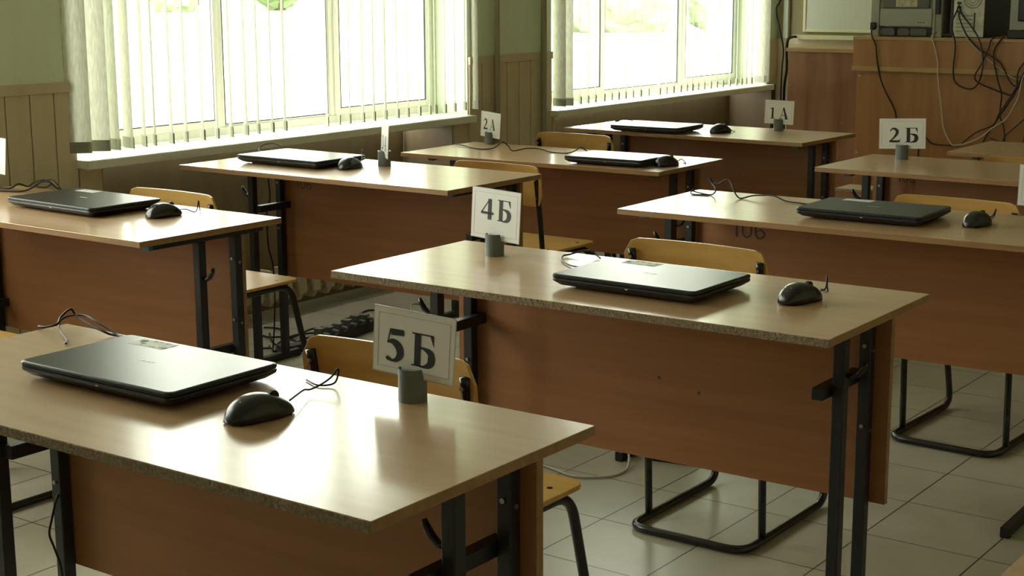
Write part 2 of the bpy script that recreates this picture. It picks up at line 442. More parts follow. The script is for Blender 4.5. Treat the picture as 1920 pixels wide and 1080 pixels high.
# ------------------------------------------------------------------ vertical blinds
def slat(parent, y, ang, z0, z1, x, w=.089, skew=0.0, hem=True):
    bm = bmesh.new()
    n = 6; c, s = math.cos(ang), math.sin(ang)
    cols = []
    for k in range(n + 1):
        u = (k / n - .5) * w; d = .0022 * (1 - (2 * k / n - 1) ** 2)
        px, py = u * c - d * s, u * s + d * c
        row = []
        for j, zz in enumerate((z0, z0 + (z1 - z0) * .3, z1)):
            sk = skew * (1 - j / 2)
            row.append(bm.verts.new((px, py + sk, zz)))
        cols.append(row)
    for k in range(n):
        for j in range(2): bm.faces.new([cols[k][j], cols[k + 1][j], cols[k + 1][j + 1], cols[k][j + 1]])
    o = obj('slat', bm, 'fabric', parent, (x, y, 0), smooth=True)
    if hem:
        bm = bmesh.new(); ang += random.uniform(.03, .12); c, s = math.cos(ang), math.sin(ang)
        n = 6; t = .0016; hh = .038
        ro = []
        for k in range(n + 1):
            u = (k / n - .5) * (w + .002) * (.93 if k in (0, n) else 1); d = .0022 * (1 - (2 * k / n - 1) ** 2)
            q = []
            for sg in (-1, 1):
                px, py = u * c - (d + sg * t) * s, u * s + (d + sg * t) * c + skew
                for zz in (z0 - .001, z0 + hh): q.append(bm.verts.new((px, py, zz)))
            ro.append(q)
        for k in range(n):
            A, B = ro[k], ro[k + 1]
            bm.faces.new([A[0], B[0], B[1], A[1]]); bm.faces.new([A[2], A[3], B[3], B[2]]); bm.faces.new([A[0], A[2], B[2], B[0]]); bm.faces.new([A[1], B[1], B[3], A[3]])
        bm.faces.new([ro[0][0], ro[0][1], ro[0][3], ro[0][2]]); bm.faces.new([ro[-1][0], ro[-1][2], ro[-1][3], ro[-1][1]])
        obj('slat_weight', bm, 'hem', o)
    return o

def blind(label, slats, y0, y1, z0, chain=True):
    t = thing('vertical_blind', label, 'blind', (0, 0, 0), 0, 'vertical blinds at the windows')
    bm = bmesh.new(); box(bm, XW + .005, XW + .05, y0, y1, 2.68, 2.72); obj('head_rail', bm, 'frame', t, bevel=.002)
    for (y, a) in slats:
        slat(t, y, a, z0, 2.68, XW + .03, skew=random.uniform(-.006, .006))
    return t
# slat angle: direction of the cloth seen from above; 'edge' is the angle that points at the camera side
def ea(y, off):
    return math.atan2(y, XW + .03) + math.radians(off if off > 18 else off * .8)      # along the sight line from the room, turned by off degrees
S1 = [(3.445, 78), (3.525, 70), (3.593, 31), (3.668, 22), (3.74, 11), (3.79, 7), (3.865, 10), (3.94, 10), (4.018, 8), (4.092, 8), (4.161, 11), (4.241, 13), (4.317, 8), (4.393, 5), (4.466, 8),
      (4.707, 8), (4.786, 3), (4.856, 4), (4.93, 8), (5.006, 7), (5.08, 9), (5.158, 5), (5.235, 4), (5.313, 3), (5.384, 3), (5.423, 7), (5.496, 5), (5.571, 5), (5.647, 8), (5.712, 24)]
S2 = [(6.414, 46), (6.470, 60), (6.534, 4), (6.603, 4), (6.678, 5), (6.754, 4), (6.831, 4), (6.904, 4), (6.978, 3), (7.053, 3), (7.129, 3), (7.207, 4), (7.291, 3), (7.394, 12), (7.481, 4), (7.552, 4), (7.63, 4),
      (7.708, 4), (7.77, 4), (7.832, 4), (7.914, 4), (7.99, 4), (8.061, 4), (8.14, 4), (8.22, 4), (8.3, 4), (8.369, 4), (8.431, 4), (8.493, 5), (8.60, 40), (8.66, 50)]
blind('off-white vertical blind over the large left window, wide slats at its left end', [(y, ea(y, o)) for y, o in S1], 3.40, 5.76, .812)
blind('off-white vertical blind over the right window near the front corner', [(y, ea(y, o)) for y, o in S2], 6.36, 8.72, .777)

# ------------------------------------------------------------------ pipes, duct, radiator
def vtube(name, x, y, r, z0, z1, m, label, cat, group=None):
    bm = bmesh.new(); cyl(bm, (0, 0, z0), r, z1 - z0, seg=14)
    o = obj(name, bm, m, None, (x, y, 0), smooth=False); tag(o, label, cat, group)
    for pl in o.data.polygons: pl.use_smooth = len(pl.vertices) == 4
    return o
vtube('heating_pipe', XW + .034, 5.89, .013, 0, ZC, 'pipe', 'thin painted riser pipe on the left side of the pier between the windows', 'pipe')
vtube('heating_pipe', XW + .036, 6.272, .015, 0, ZC, 'pipe', 'thicker painted riser pipe on the pier, beside the right window', 'pipe')
bm = bmesh.new(); box(bm, -4.352, -4.318, YF - .03, YF - .013 + .010, 1.036, ZC - .002)
tag(obj('cable_duct', bm, 'duct', bevel=.003), 'pale vertical cable duct in the front corner', 'cable duct')

def radiator(y0, n, label, z0=.05, z1=.205):
    t = thing('radiator', label, 'radiator', (XW - .185, y0, 0))
    for k in range(n):
        y = k * .088
        bm = bmesh.new()
        pts = []
        for (a, b) in ((-.04, z0 + .02), (-.025, z0), (.025, z0), (.04, z0 + .02), (.045, z1 - .03), (.03, z1), (-.03, z1), (-.045, z1 - .03)): pts.append((a, b))
        prism(bm, pts, 'y', y + .012, y + .032)
        box(bm, .036, .052, y, y + .044, z0 + .03, z1 - .04)
        box(bm, -.052, -.036, y, y + .044, z0 + .03, z1 - .04)
        obj('section', bm, 'rad', t, bevel=.004)
    bm = bmesh.new(); tube(bm, [(0, -.05, z0 + .04), (0, n * .088 + .02, z0 + .035)], .015); tube(bm, [(0, -.02, z1 - .04), (0, n * .088, z1 - .04)], .015)
    obj('header_pipe', bm, 'rad', t)
    bm = bmesh.new()
    for k in (1, n - 2): box(bm, -.116, .02, k * .088 + .045, k * .088 + .06, z0 - .02, z0 + .012); 
    obj('bracket', bm, 'rad', t)
    bm = bmesh.new()
    for k in (1, n - 2): box(bm, -.02, .02, k * .088 + .0455, k * .088 + .0595, 0, z0 - .02)
    obj('foot', bm, 'rad', t)
radiator(3.72, 20, 'cream ribbed radiator in the niche under the left window')
radiator(6.75, 18, 'cream ribbed radiator in the niche under the right window')

# ------------------------------------------------------------------ front wall things
# whiteboard
t = thing('whiteboard', 'whiteboard on the front wall with cream tray beneath', 'whiteboard', (0, YF, 0))
bm = bmesh.new(); box(bm, -4.205, -1.9, -.016, -.004, 1.095, 2.3); obj('writing_surface', bm, 'board', t)
bm = bmesh.new()
for q in ((-4.222, -4.203, 1.078, 2.32), (-1.9, -1.882, 1.078, 2.32), (-4.203, -1.9, 1.078, 1.096), (-4.203, -1.9, 2.30, 2.32)): box(bm, q[0], q[1], -.022, -.003, q[2], q[3])
obj('frame', bm, 'tray', t, bevel=.003)
bm = bmesh.new(); prism(bm, [(-.003, 1.036), (-.085, 1.036), (-.085, 1.062), (-.075, 1.062), (-.075, 1.045), (-.003, 1.045)], 'x', -4.258, -2.2)
obj('tray', bm, 'tray', t)

# low cherry cabinet
t = thing('cabinet', 'dark red-brown cabinet standing in the front corner below the whiteboard', 'cabinet', (-3.735, 8.36, 0))
bm = bmesh.new(); box(bm, -.225, .213, -.208, .235, .0, .992); obj('body', bm, 'cherry', t, bevel=.001)
bm = bmesh.new(); box(bm, -.235, .215, -.220, .24, .992, 1.012); obj('worktop', bm, 'alderedge', t, bevel=.0015)
bm = bmesh.new()
for x, z in ((-.215, .62), (-.215, .88), (-.215, .80), (.10, .40), (.185, .56), (.12, .60)): cyl(bm, (x, -.2085, z), .004, .001, 'y', 10)
obj('screw_cap', bm, 'alderedge', t)
# tall counter with upstand panel
t = thing('computer_counter', 'orange-brown wooden counter carrying the printer and computers', 'counter', (-2.6, 8.2, 0))
bm = bmesh.new(); box(bm, -.855, 1.5, -.235, -.217, .0, .945); obj('front_panel', bm, 'alder', t, bevel=.001)
bm = bmesh.new(); box(bm, -.870, 1.5, -.262, -.244, .935, 1.075); obj('fascia', bm, 'alder', t, bevel=.001)
bm = bmesh.new(); box(bm, -.875, 1.5, -.266, -.216, .908, .935); obj('fascia_lip', bm, 'alderedge', t, bevel=.002)
bm = bmesh.new(); box(bm, -.872, 1.5, -.266, .42, 1.075, 1.092); obj('worktop', bm, 'alderedge', t, bevel=.002)
for x in (-.862, 1.48):
    bm = bmesh.new(); box(bm, x, x + .018, -.216, .40, 0, 1.074); obj('side_panel', bm, 'alder', t)
bm = bmesh.new(); box(bm, .058, .061, -.2356, -.235, .0, .90); obj('panel_seam', bm, 'groove', t)
bm = bmesh.new(); cyl(bm, (-.84, -.2358, .88), .006, .001, 'y', 10); cyl(bm, (-.84, -.2358, .46), .006, .001, 'y', 10); obj('screw_cap', bm, 'label', t)

# printer (seen from its back)
t = thing('laser_printer', 'grey laser printer seen from behind, left end of the counter', 'printer', (-3.212, 8.02, 1.092))
W2 = .198
bm = bmesh.new(); box(bm, -W2, W2, .012, .36, .012, .30); obj('body', bm, 'printer', t, bevel=.008)
bm = bmesh.new(); box(bm, -W2, -.150, -.002, .012, .0, .30); obj('side_column', bm, 'printer', t, bevel=.003)
bm = bmesh.new(); box(bm, .150, .163, -.002, .012, .0, .30); box(bm, .163, W2, .004, .012, .0, .30); obj('side_column', bm, 'printer', t, bevel=.003)
bm = bmesh.new(); box(bm, -.146, .146, -.004, .012, .055, .148); obj('rear_cover', bm, 'printer', t, bevel=.004)
bm = bmesh.new(); box(bm, -.13, .13, -.001, .0115, .152, .30); obj('upper_insert', bm, 'printerd', t, bevel=.003)
bm = bmesh.new(); box(bm, -.058, .062, -.003, -.001, .158, .30); obj('sticker', bm, 'label', t)
bm = bmesh.new(); box(bm, .058, .122, -.0055, -.004, .068, .084); obj('maker_plate', bm, 'label', t)
bm = bmesh.new()
for k in range(7): box(bm, .066 + k * .007, .071 + k * .007, -.0060, -.0054, .072, .080)
obj('plate_lettering', bm, 'printerd', t)
bm = bmesh.new(); box(bm, -.146, .146, .010, .013, .0, .052); obj('recess', bm, 'black', t)
for a, b in ((-.135, -.062), (-.04, .02), (.03, .118)):
    bm = bmesh.new(); prism(bm, [(a, .006), (b, .006), (b + .004, .03), (b - .006, .045), (a + .006, .045), (a - .004, .03)], 'y', -.003, .012); obj('paper_guide', bm, 'printerd', t, bevel=.002)
bm = bmesh.new(); box(bm, -.193, -.165, -.022, -.002, .036, .075); obj('power_plug', bm, 'black', t, bevel=.004)
bm = bmesh.new(); box(bm, .166, .190, -.012, .006, .12, .30); obj('side_latch', bm, 'black', t, bevel=.003)

# pc tower seen from the back
def tower(x0, x1, y0, d, h, label):
    t = thing('computer_tower', label, 'computer', ((x0 + x1) / 2, y0, 1.092), 0)
    w = (x1 - x0) / 2
    bm = bmesh.new(); box(bm, -w, w, .01, d, .0, h); obj('case', bm, 'black', t, bevel=.004)
    return t, w
t, w = tower(-2.972, -2.788, 8.02, .42, .40, 'computer tower with pale metal back, fan grille and cables')
bm = bmesh.new(); box(bm, -w + .022, w, .002, .0095, .004, .396); obj('back_plate', bm, 'pcsteel', t, bevel=.001)
bm = bmesh.new(); tube(bm, [(.03 + .045 * math.cos(a * PI / 12), .001, .197 + .043 * math.sin(a * PI / 12)) for a in range(24)], .004, 6, True)
for rr in (.03, .016): tube(bm, [(.03 + rr * math.cos(a * PI / 8), .001, .197 + rr * math.sin(a * PI / 8)) for a in range(16)], .0022, 5, True)
obj('fan_grille', bm, 'printer', t)
bm = bmesh.new(); box(bm, -.058, -.022, -.001, .002, .115, .35); obj('port_panel', bm, 'pcsteel', t)
for z in (.128, .150, .172, .20, .23):
    bm = bmesh.new(); box(bm, -.052, -.030, -.004, -.001, z, z + .014); obj('socket', bm, 'black', t)
for z in (.03, .05, .07, .09, .11):
    bm = bmesh.new(); box(bm, -.055, .035, .0, .002, z, z + .008); obj('slot_cover', bm, 'printer', t)
bm = bmesh.new(); box(bm, .040, .046, -.001, .002, .03, .13); obj('slot_opening', bm, 'black', t)
t = thing('monitor', 'black monitor at the right end of the counter', 'monitor', (-2.465, 8.10, 1.092))
bm = bmesh.new(); box(bm, -.175, .25, .0, .03, .085, .40); obj('screen_housing', bm, 'black', t, bevel=.01)
bm = bmesh.new(); box(bm, -.165, .24, -.002, .0, .095, .39); obj('screen', bm, 'lapbody', t)
bm = bmesh.new(); box(bm, -.03, .03, .03, .05, .01, .22); obj('stand', bm, 'black', t, bevel=.004)
bm = bmesh.new(); box(bm, -.11, .12, -.06, .10, .0, .012); obj('base', bm, 'black', t, bevel=.004)
bm = bmesh.new(); pts = []
prism(bm, [(-.10, 0), (.14, 0), (.14, .040), (.08, .052), (.0, .050), (-.04, .044), (-.10, .045)], 'y', -.035, .035)
o = obj('docking_box', bm, 'black', None, (-2.55, 8.02, 1.092), bevel=.006); tag(o, 'low black device lying in front of the monitor', 'device')

# counter cables
CAB = {
'cab_printer': [(-3.361, 7.985, 1.143), (-3.369, 7.94, 1.128), (-3.359, 7.925, 1.091), (-3.338, 7.925, 1.049), (-3.326, 7.925, 0.969), (-3.304, 7.93, 0.873), (-3.272, 7.94, 0.794), (-3.229, 7.945, 0.718), (-3.212, 7.95, 0.652), (-3.2, 7.95, 0.45), (-3.21, 7.93, 0.02)],
'cab_white': [(-3.03, 8.00, 1.12), (-3.026, 7.925, 1.105), (-3.019, 7.925, 1.076), (-2.989, 7.925, 0.978), (-2.982, 7.925, 0.884), (-2.959, 7.93, 0.733), (-2.939, 7.93, 0.619), (-2.899, 7.93, 0.547), (-2.875, 7.93, 0.534), (-2.812, 7.93, 0.549), (-2.738, 7.925, 0.584), (-2.673, 7.92, 0.639), (-2.607, 7.915, 0.687), (-2.567, 7.91, 0.756), (-2.547, 7.91, 0.806), (-2.534, 7.91, 0.888), (-2.50, 7.92, 1.0), (-2.49, 7.95, 1.10)],
'cab_loop': [(-2.922, 8.018, 1.26), (-2.912, 7.95, 1.222), (-2.921, 7.92, 1.16), (-2.894, 7.915, 1.058), (-2.9, 7.92, 0.928), (-2.883, 7.925, 0.861), (-2.812, 7.925, 0.832), (-2.766, 7.92, 0.86), (-2.744, 7.915, 0.933), (-2.745, 7.915, 1.004), (-2.768, 7.915, 1.086), (-2.813, 7.94, 1.141), (-2.891, 7.99, 1.212), (-2.915, 8.018, 1.24)],
'cab_c4': [(-2.706, 7.96, 1.098), (-2.712, 7.922, 1.08), (-2.719, 7.918, 1.046), (-2.746, 7.918, 0.974), (-2.784, 7.92, 0.9), (-2.761, 7.925, 0.865), (-2.691, 7.93, 0.837), (-2.638, 7.93, 0.818), (-2.591, 7.925, 0.81), (-2.552, 7.92, 0.852), (-2.516, 7.92, 0.93), (-2.48, 7.92, 1.03), (-2.46, 7.95, 1.099)],
'cab_c5': [(-2.655, 7.96, 1.099), (-2.662, 7.925, 1.085), (-2.689, 7.92, 1.036), (-2.689, 7.92, 0.985), (-2.662, 7.92, 0.884), (-2.64, 7.925, 0.813), (-2.644, 7.93, 0.743), (-2.645, 7.935, 0.696), (-2.621, 7.935, 0.636), (-2.61, 7.935, 0.50), (-2.60, 7.93, .02)],
'cab_c6': [(-2.912, 8.018, 1.222), (-2.899, 7.96, 1.205), (-2.843, 7.925, 1.115), (-2.776, 7.922, 1.045), (-2.69, 7.922, 0.995), (-2.646, 7.92, 0.961), (-2.595, 7.915, 0.876), (-2.558, 7.915, 0.862), (-2.50, 7.92, 0.95), (-2.44, 7.925, 1.06), (-2.43, 7.96, 1.099)],
'cab_grey': [(-2.910, 8.018, 1.215), (-2.900, 7.97, 1.205), (-2.848, 7.93, 1.105), (-2.77, 7.925, 1.027), (-2.645, 7.925, 0.935), (-2.573, 7.92, 0.894), (-2.50, 7.92, 0.90), (-2.42, 7.925, 1.0), (-2.40, 7.95, 1.10)],
'cab_c8': [(-2.47, 7.96, 1.098), (-2.49, 7.925, 1.07), (-2.529, 7.915, 0.979), (-2.557, 7.912, 0.928), (-2.562, 7.912, 0.836), (-2.596, 7.915, 0.771), (-2.642, 7.925, 0.702), (-2.673, 7.93, 0.65), (-2.731, 7.94, 0.54), (-2.76, 7.935, .3), (-2.75, 7.93, .02)],
'cab_c9': [(-3.10, 7.94, 0.02), (-3.08, 7.945, 0.35), (-3.07, 7.945, 0.57), (-3.0, 7.94, 0.535), (-2.911, 7.935, 0.532), (-2.852, 7.935, 0.535), (-2.813, 7.93, 0.569), (-2.757, 7.93, 0.612), (-2.673, 7.92, 0.653), (-2.643, 7.915, 0.713), (-2.586, 7.91, 0.805), (-2.543, 7.91, 0.888), (-2.50, 7.915, 1.0), (-2.48, 7.95, 1.099)],
'cab_c12': [(-2.692, 7.945, 0.579), (-2.64, 7.94, 0.567), (-2.566, 7.94, 0.563), (-2.517, 7.935, 0.574), (-2.512, 7.93, 0.675), (-2.51, 7.925, 0.752), (-2.48, 7.92, 0.9), (-2.45, 7.925, 1.05), (-2.44, 7.96, 1.099)],
'cab_c11': [(-2.63, 7.945, 0.55), (-2.621, 7.94, 0.577), (-2.608, 7.94, 0.603), (-2.515, 7.93, 0.691), (-2.40, 7.925, 0.80), (-2.36, 7.93, 1.02), (-2.36, 7.96, 1.10)],
}
def cable(name, pts, r, m, label, cat='cable', group=None, sub=6):
    bm = bmesh.new(); tube(bm, catmull(pts, sub), r, 7)
    o = obj(name, bm, m); tag(o, label, cat, group); return o
LB = {
'cab_printer': ('bcable', .0042, 'brown-black power cable dropping from the printer plug down the counter front'),
'cab_white': ('wcable', .0035, 'long white cable sagging in a wide U down the counter front'),
'cab_loop': ('bcable', .0042, 'dark cable hanging from the metal computer back in one closed loop'),
'cab_c4': ('bcable', .004, 'dark cable bent sharply left below the computer tower side, then running right'),
'cab_c5': ('bcable', .004, 'dark cable falling nearly straight from behind the computer tower to the floor'),
'cab_c6': ('bcable', .0038, 'dark cable running diagonally right from the metal computer back'),
'cab_grey': ('wcable', .0028, 'thin grey-white cable running diagonally right from the metal computer back'),
'cab_c8': ('bcable', .0045, 'dark cable slanting down left from the monitor, crossing the sagging white one'),
'cab_c9': ('bcable', .004, 'dark cable sagging low behind the 2Б sign, then rising right'),
'cab_c12': ('bcable', .0032, 'thin dark cable making a squared bend low at the right of the counter'),
'cab_c11': ('bcable', .0035, 'short dark cable rising right above the squared bend of the thin one'),
}
for k, pts in CAB.items():
    mm, r, lb = LB[k]
    cable('cable', pts, r, mm, lb, 'cable', 'cables hanging down the counter front')
cable('cable', [(-4.30, 8.872, 1.8), (-4.30, 8.74, 1.32), (-4.316, 8.7, 1.22), (-4.285, 8.7, 1.082), (-4.26, 8.7, 0.969), (-4.267, 8.7, 0.855), (-4.268, 8.7, 0.659), (-4.256, 8.7, 0.4), (-4.25, 8.7, .01)], .005, 'cable', 'black cable hanging from above in the corner behind the 1А desk', 'cable')
cable('cable', [(-4.237, 8.875, 1.05), (-4.237, 8.73, 1.045), (-4.239, 8.7, 0.986), (-4.235, 8.7, 0.856), (-4.248, 8.7, 0.725), (-4.242, 8.7, 0.4), (-4.23, 8.7, .01)], .009, 'cable', 'thick black cable beside the left edge of the dark cabinet', 'cable')

# ================================================================== DESKS
def desk(cx, cy, H, rz, label, inset=.08, a=.26, b=.39, raw=False, number=None, nx=-.425, nz=.60, nh=.05, hz_=None, hooks=(-1, 1), cap='bluecap', bar=.585, group='school desks', flip_hook=False, capy=-.155):
    t = thing('school_desk', label, 'desk', (cx, cy, 0), math.radians(rz), group)
    T = .016
    bm = bmesh.new()
    y0 = -.2485 if raw else -.25
    vs = box(bm, -.6, .6, y0, .25, H - T, H)
    for f in bm.faces:
        if abs(f.normal.z) < .5: pass
    bm.normal_update()
    for f in bm.faces:
        c = f.calc_center_median()
        f.material_index = 0 if (c.z > H - 1e-4 or c.z < H - T + 1e-4) else 1
    top = obj('tabletop', bm, ['top', 'band'], t, bevel=.0008, seg=1)
    if raw:     # edge band lost: crumbling chipboard
        bm = bmesh.new(); n = 240
        rows = []
        for k in range(n + 1):
            x = -.5995 + 1.199 * k / n
            j = random.uniform(0, .0016) + (random.uniform(0, .003) if random.random() < (.30 if x < .0 else .10) else 0)
            j2 = random.uniform(0, .0010)
            rows.append([bm.verts.new((x, -.2484, H - .0004 - j * .3)), bm.verts.new((x, -.2500 + j * .5, H - .0006 - j)), bm.verts.new((x, -.2500 + random.uniform(0, .0006), H - T * .5)), bm.verts.new((x, -.2500 + j2, H - T)), bm.verts.new((x, -.2484, H - T))])
        for k in range(n):
            for q in range(4): bm.faces.new([rows[k][q], rows[k][q + 1], rows[k + 1][q + 1], rows[k + 1][q]])
        bm.faces.new(rows[0][::-1]); bm.faces.new(rows[-1])
        o = obj('broken_edge', bm, 'chip', top); o['label'] = 'grey-brown bare chipboard edge'
    s = .0125
    px = .6 - inset
    for sx in (-1, 1):
        x = sx * px
        for yy in (-.25 + a, -.25 + b):
            bm = bmesh.new(); box(bm, x - s, x + s, yy - s, yy + s, .028, H - T - .02)
            obj('leg', bm, 'steel', t, bevel=.002)
        bm = bmesh.new(); box(bm, x - .0125, x + .0125, -.28, .24, .003, .028); obj('foot', bm, 'steel', t, bevel=.002)
        bm = bmesh.new()
        for yy in (-.27, .225): box(bm, x - .011, x + .011, yy - .009, yy + .012, 0, .004)
        obj('foot_pad', bm, 'rubber', t)
        bm = bmesh.new(); box(bm, x - s, x + s, capy + .013, .215, H - T - .020, H - T); rail = obj('top_rail', bm, 'steel', t, bevel=.0015)
        bm = bmesh.new(); box(bm, x - s - .001, x + s + .001, capy, capy + .014, H - T - .021, H - T - .0005); obj('end_cap', bm, cap, rail, bevel=.002)
        xi = x - sx * .0255
        bm = bmesh.new(); box(bm, xi - s, xi + s, -.25 + a - (.055 if sx > 0 else .0), -.25 + b + .020, bar - .0125, bar + .0125); obj('crossbar', bm, 'steel', t, bevel=.002)
        for zz in (H - .10, H - .27):
            bm = bmesh.new(); cyl(bm, (x - .0, -.25 + b - s - .004, zz), .0042, .004, 'y', 12); obj('bolt', bm, 'chrome', t)
            bm = bmesh.new(); cyl(bm, (x + sx * s - (.0 if sx > 0 else .003), -.25 + b, zz - .01), .0038, .003, 'x', 12); obj('bolt', bm, 'chrome', t)
        if sx in hooks:
            d = sx * (-1 if (flip_hook and sx == 1) else 1)
            xs = x + d * s; yy = -.25 + a; hz = hz_ or H - .13
            bm = bmesh.new()
            tube(bm, [(xs - d * .003, yy, hz - .004), (xs + d * .012, yy, hz - .007), (xs + d * .026, yy, hz + .002), (xs + d * .036, yy, hz + .016), (xs + d * .040, yy, hz + .026)], [.0045, .006, .0068, .0062, .004], 9)
            obj('bag_hook', bm, 'tube', t)
    # modesty panel on the far side
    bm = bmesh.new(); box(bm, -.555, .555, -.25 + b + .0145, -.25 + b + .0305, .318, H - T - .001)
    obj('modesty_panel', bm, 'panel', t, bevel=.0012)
    for sx in (-1, 1):
        bm = bmesh.new(); box(bm, sx * .555 - (.0008 if sx > 0 else .0004), sx * .555 + (.0004 if sx > 0 else .0008), -.25 + b + .0143, -.25 + b + .0307, .318, H - T - .002)
        obj('panel_edge', bm, 'band', t)
    if number:
        bm = bmesh.new(); glyphs(bm, number, nx, nz, nh, -.25 + b + .0138, fat=.14)
        obj('painted_number', bm, 'ink', t)
    return t

# lettering from ribbons of changing width (serif figures and capitals); unit height 1
def ribbon(bm, pts, ox, oz, h, y, mir=1):
    P = [(Vector((p[0], p[1])), p[2]) for p in pts]
    L = []
    for i, (p, w) in enumerate(P):
        t = P[min(i + 1, len(P) - 1)][0] - P[max(i - 1, 0)][0]
        t.normalize(); n = Vector((-t.y, t.x))
        L.append((p + n * w / 2, p - n * w / 2))
    V = [(bm.verts.new((ox + a.x * h, y, oz + a.y * h)), bm.verts.new((ox + b.x * h, y, oz + b.y * h))) for a, b in L]
    for i in range(len(V) - 1):
        f = bm.faces.new([V[i][0], V[i][1], V[i + 1][1], V[i + 1][0]])
def poly(bm, pts, ox, oz, h, y):
    f = bm.faces.new([bm.verts.new((ox + p[0] * h, y, oz + p[1] * h)) for p in pts])
def smooth_rib(pts, sub=6):
    c = catmull([(p[0], p[1], p[2]) for p in pts], sub)
    return [(v.x, v.y, max(v.z, .02)) for v in c]
GL = {
'5': ([[(.28, .89, .20), (.78, .91, .18)]], [[(.27, .98, .07), (.17, .58, .05)]], [[(.14, .56, .05), (.36, .60, .18), (.58, .48, .27), (.66, .27, .27), (.54, .08, .17), (.36, .02, .08), (.18, .07, .13), (.13, .11, .08)]], .85),
'2': ([[(.06, .07, .14), (.78, .07, .14)]], [[(.72, .10, .06), (.82, .26, .03)]], [[(.09, .72, .03), (.17, .86, .08), (.36, .95, .13), (.56, .82, .21), (.58, .65, .20), (.42, .38, .13), (.12, .10, .07)]], .85),
'3': ([], [], [[(.12, .78, .04), (.30, .94, .10), (.52, .84, .18), (.52, .68, .16), (.30, .55, .06)], [(.30, .55, .06), (.58, .44, .18), (.64, .27, .22), (.50, .07, .14), (.28, .02, .10), (.12, .10, .12)]], .80),
'4': ([[(.02, .30, .12), (.86, .30, .12)], [(.60, 0, .24), (.60, .98, .24)]], [[(.58, .97, .05), (.05, .32, .06)]], [], .90),
'1': ([[(.36, .03, .20), (.36, .96, .20)], [(.12, .02, .05), (.60, .02, .05)]], [[(.10, .84, .05), (.36, .94, .08)]], [], .65),
'Б': ([[(.26, 0, .24), (.26, 1, .24)], [(.04, .98, .045), (.86, .98, .045)], [(.04, .02, .045), (.45, .02, .045)], [(.80, .97, .13), (.87, .68, .02)]], [], [[(.30, .56, .05), (.50, .56, .09), (.74, .46, .22), (.80, .29, .28), (.73, .11, .22), (.52, .02, .09), (.30, .025, .05)]], .98),
'А': ([[(.45, 1.0, .16), (.80, .0, .24)], [(.44, .95, .05), (.14, .0, .05)], [(.24, .33, .05), (.66, .33, .05)], [(.02, .02, .045), (.28, .02, .045)], [(.62, .02, .045), (.98, .02, .045)]], [], [], 1.0),
'0': ([], [], [[(.35, .98, .10), (.10, .80, .12), (.06, .5, .13), (.10, .2, .12), (.35, .02, .10), (.60, .2, .12), (.64, .5, .13), (.60, .8, .12), (.35, .98, .10)]], .8),
'6': ([], [], [[(.60, .88, .10), (.40, .98, .10), (.14, .80, .12), (.06, .45, .13), (.14, .12, .12), (.36, .02, .10), (.60, .15, .12), (.62, .38, .12), (.40, .54, .10), (.12, .40, .10)]], .8),
'I': ([[(.2, 0, .14), (.2, 1, .14)]], [], [], .5),
}
def glyph(bm, ch, ox, oz, h, y):
    a, b, c, adv = GL[ch]
    for st in a: ribbon(bm, st, ox, oz, h, y)
    for st in b: ribbon(bm, st, ox, oz, h, y)
    for st in c: ribbon(bm, smooth_rib(st), ox, oz, h, y)
    return adv
def glyphs(bm, s, x, z, h, y, fat=None):
    for ch in s:
        x += glyph(bm, 'I' if (fat and ch == '1') else ch, x, z, h, y) * h * 1.08

DK = {}
DK['R5'] = (-1.7751, 1.5694, .755, .17)
DK['R4'] = (-1.7249, 2.7553, .758, .56)
DK['L4'] = (-3.5972, 2.7885, .754, -.64)
DK['L3'] = (-3.4838, 3.8876, .770, -.25)
DK['L2'] = (-3.4202, 5.0157, .716, .87)
DK['L1'] = (-3.3254, 6.0439, .739, -1.54)
DK['R3'] = (-1.7448, 3.9951, .748, 1.14)
DK['R2'] = (-1.6609, 5.1345, .760, -.30)
DK['R1'] = (-1.593, 6.219, .720, 0)
DK['C5'] = (.095, 1.60, .750, 0)
desk(*DK['R5'], 'nearest beech desk with crumbling grey edge, carrying the 5Б sign', .085, .27, .40, raw=True, hooks=(1,), flip_hook=True, bar=.577, capy=-.13, cap='rubber')
desk(*DK['R4'], 'beech desk with bare chipboard front edge, carrying the 4Б sign', .09, .27, .40, raw=True, bar=.590)
desk(*DK['L4'], 'beech desk at the left edge of view, its laptop beside the window pier', .05, .24, .37, bar=.40, capy=-.19)
desk(*DK['L3'], 'beech desk under the left window with an almost edge-on sign', .07, .28, .42, number='106', nx=-.459, nz=.652, nh=.036, bar=.588)
desk(*DK['L2'], 'low beech desk by the pier carrying the 2А sign', .08, .25, .38, cap='greencap', bar=.40, hz_=.49)
desk(*DK['L1'], 'beech desk in the far row under the right window, carrying the 1А sign', .08, .25, .38, cap='greencap', bar=.40)
desk(*DK['R3'], 'beech desk with faded stencilled number, directly behind the 4Б desk', .03, .26, .39, number='106', nx=-.428, nz=.627, nh=.05, bar=.42)
desk(*DK['R2'], 'beech desk before the counter carrying the 2Б sign', .08, .26, .39, number='106', nx=-.461, nz=.676, nh=.03, bar=.42)
desk(*DK['R1'], 'farthest beech desk on the right, standing against the cabled counter', .08, .26, .39, bar=.55)
desk(*DK['C5'], 'beech desk of which only one corner shows at the bottom right', .08, .26, .39, bar=.55)

# small blemishes on the 4Б desk panel
r4 = [o for o in COL.objects if o.get('label', '').endswith('carrying the 4Б sign')][0]
for (x, z) in ((.115, .492), (.012, .512)): 
    bm = bmesh.new(); cyl(bm, (x, -.25 + .40 + .0136, z), .0035, .001, 'y', 8); obj('stain_spot', bm, 'ink', r4)

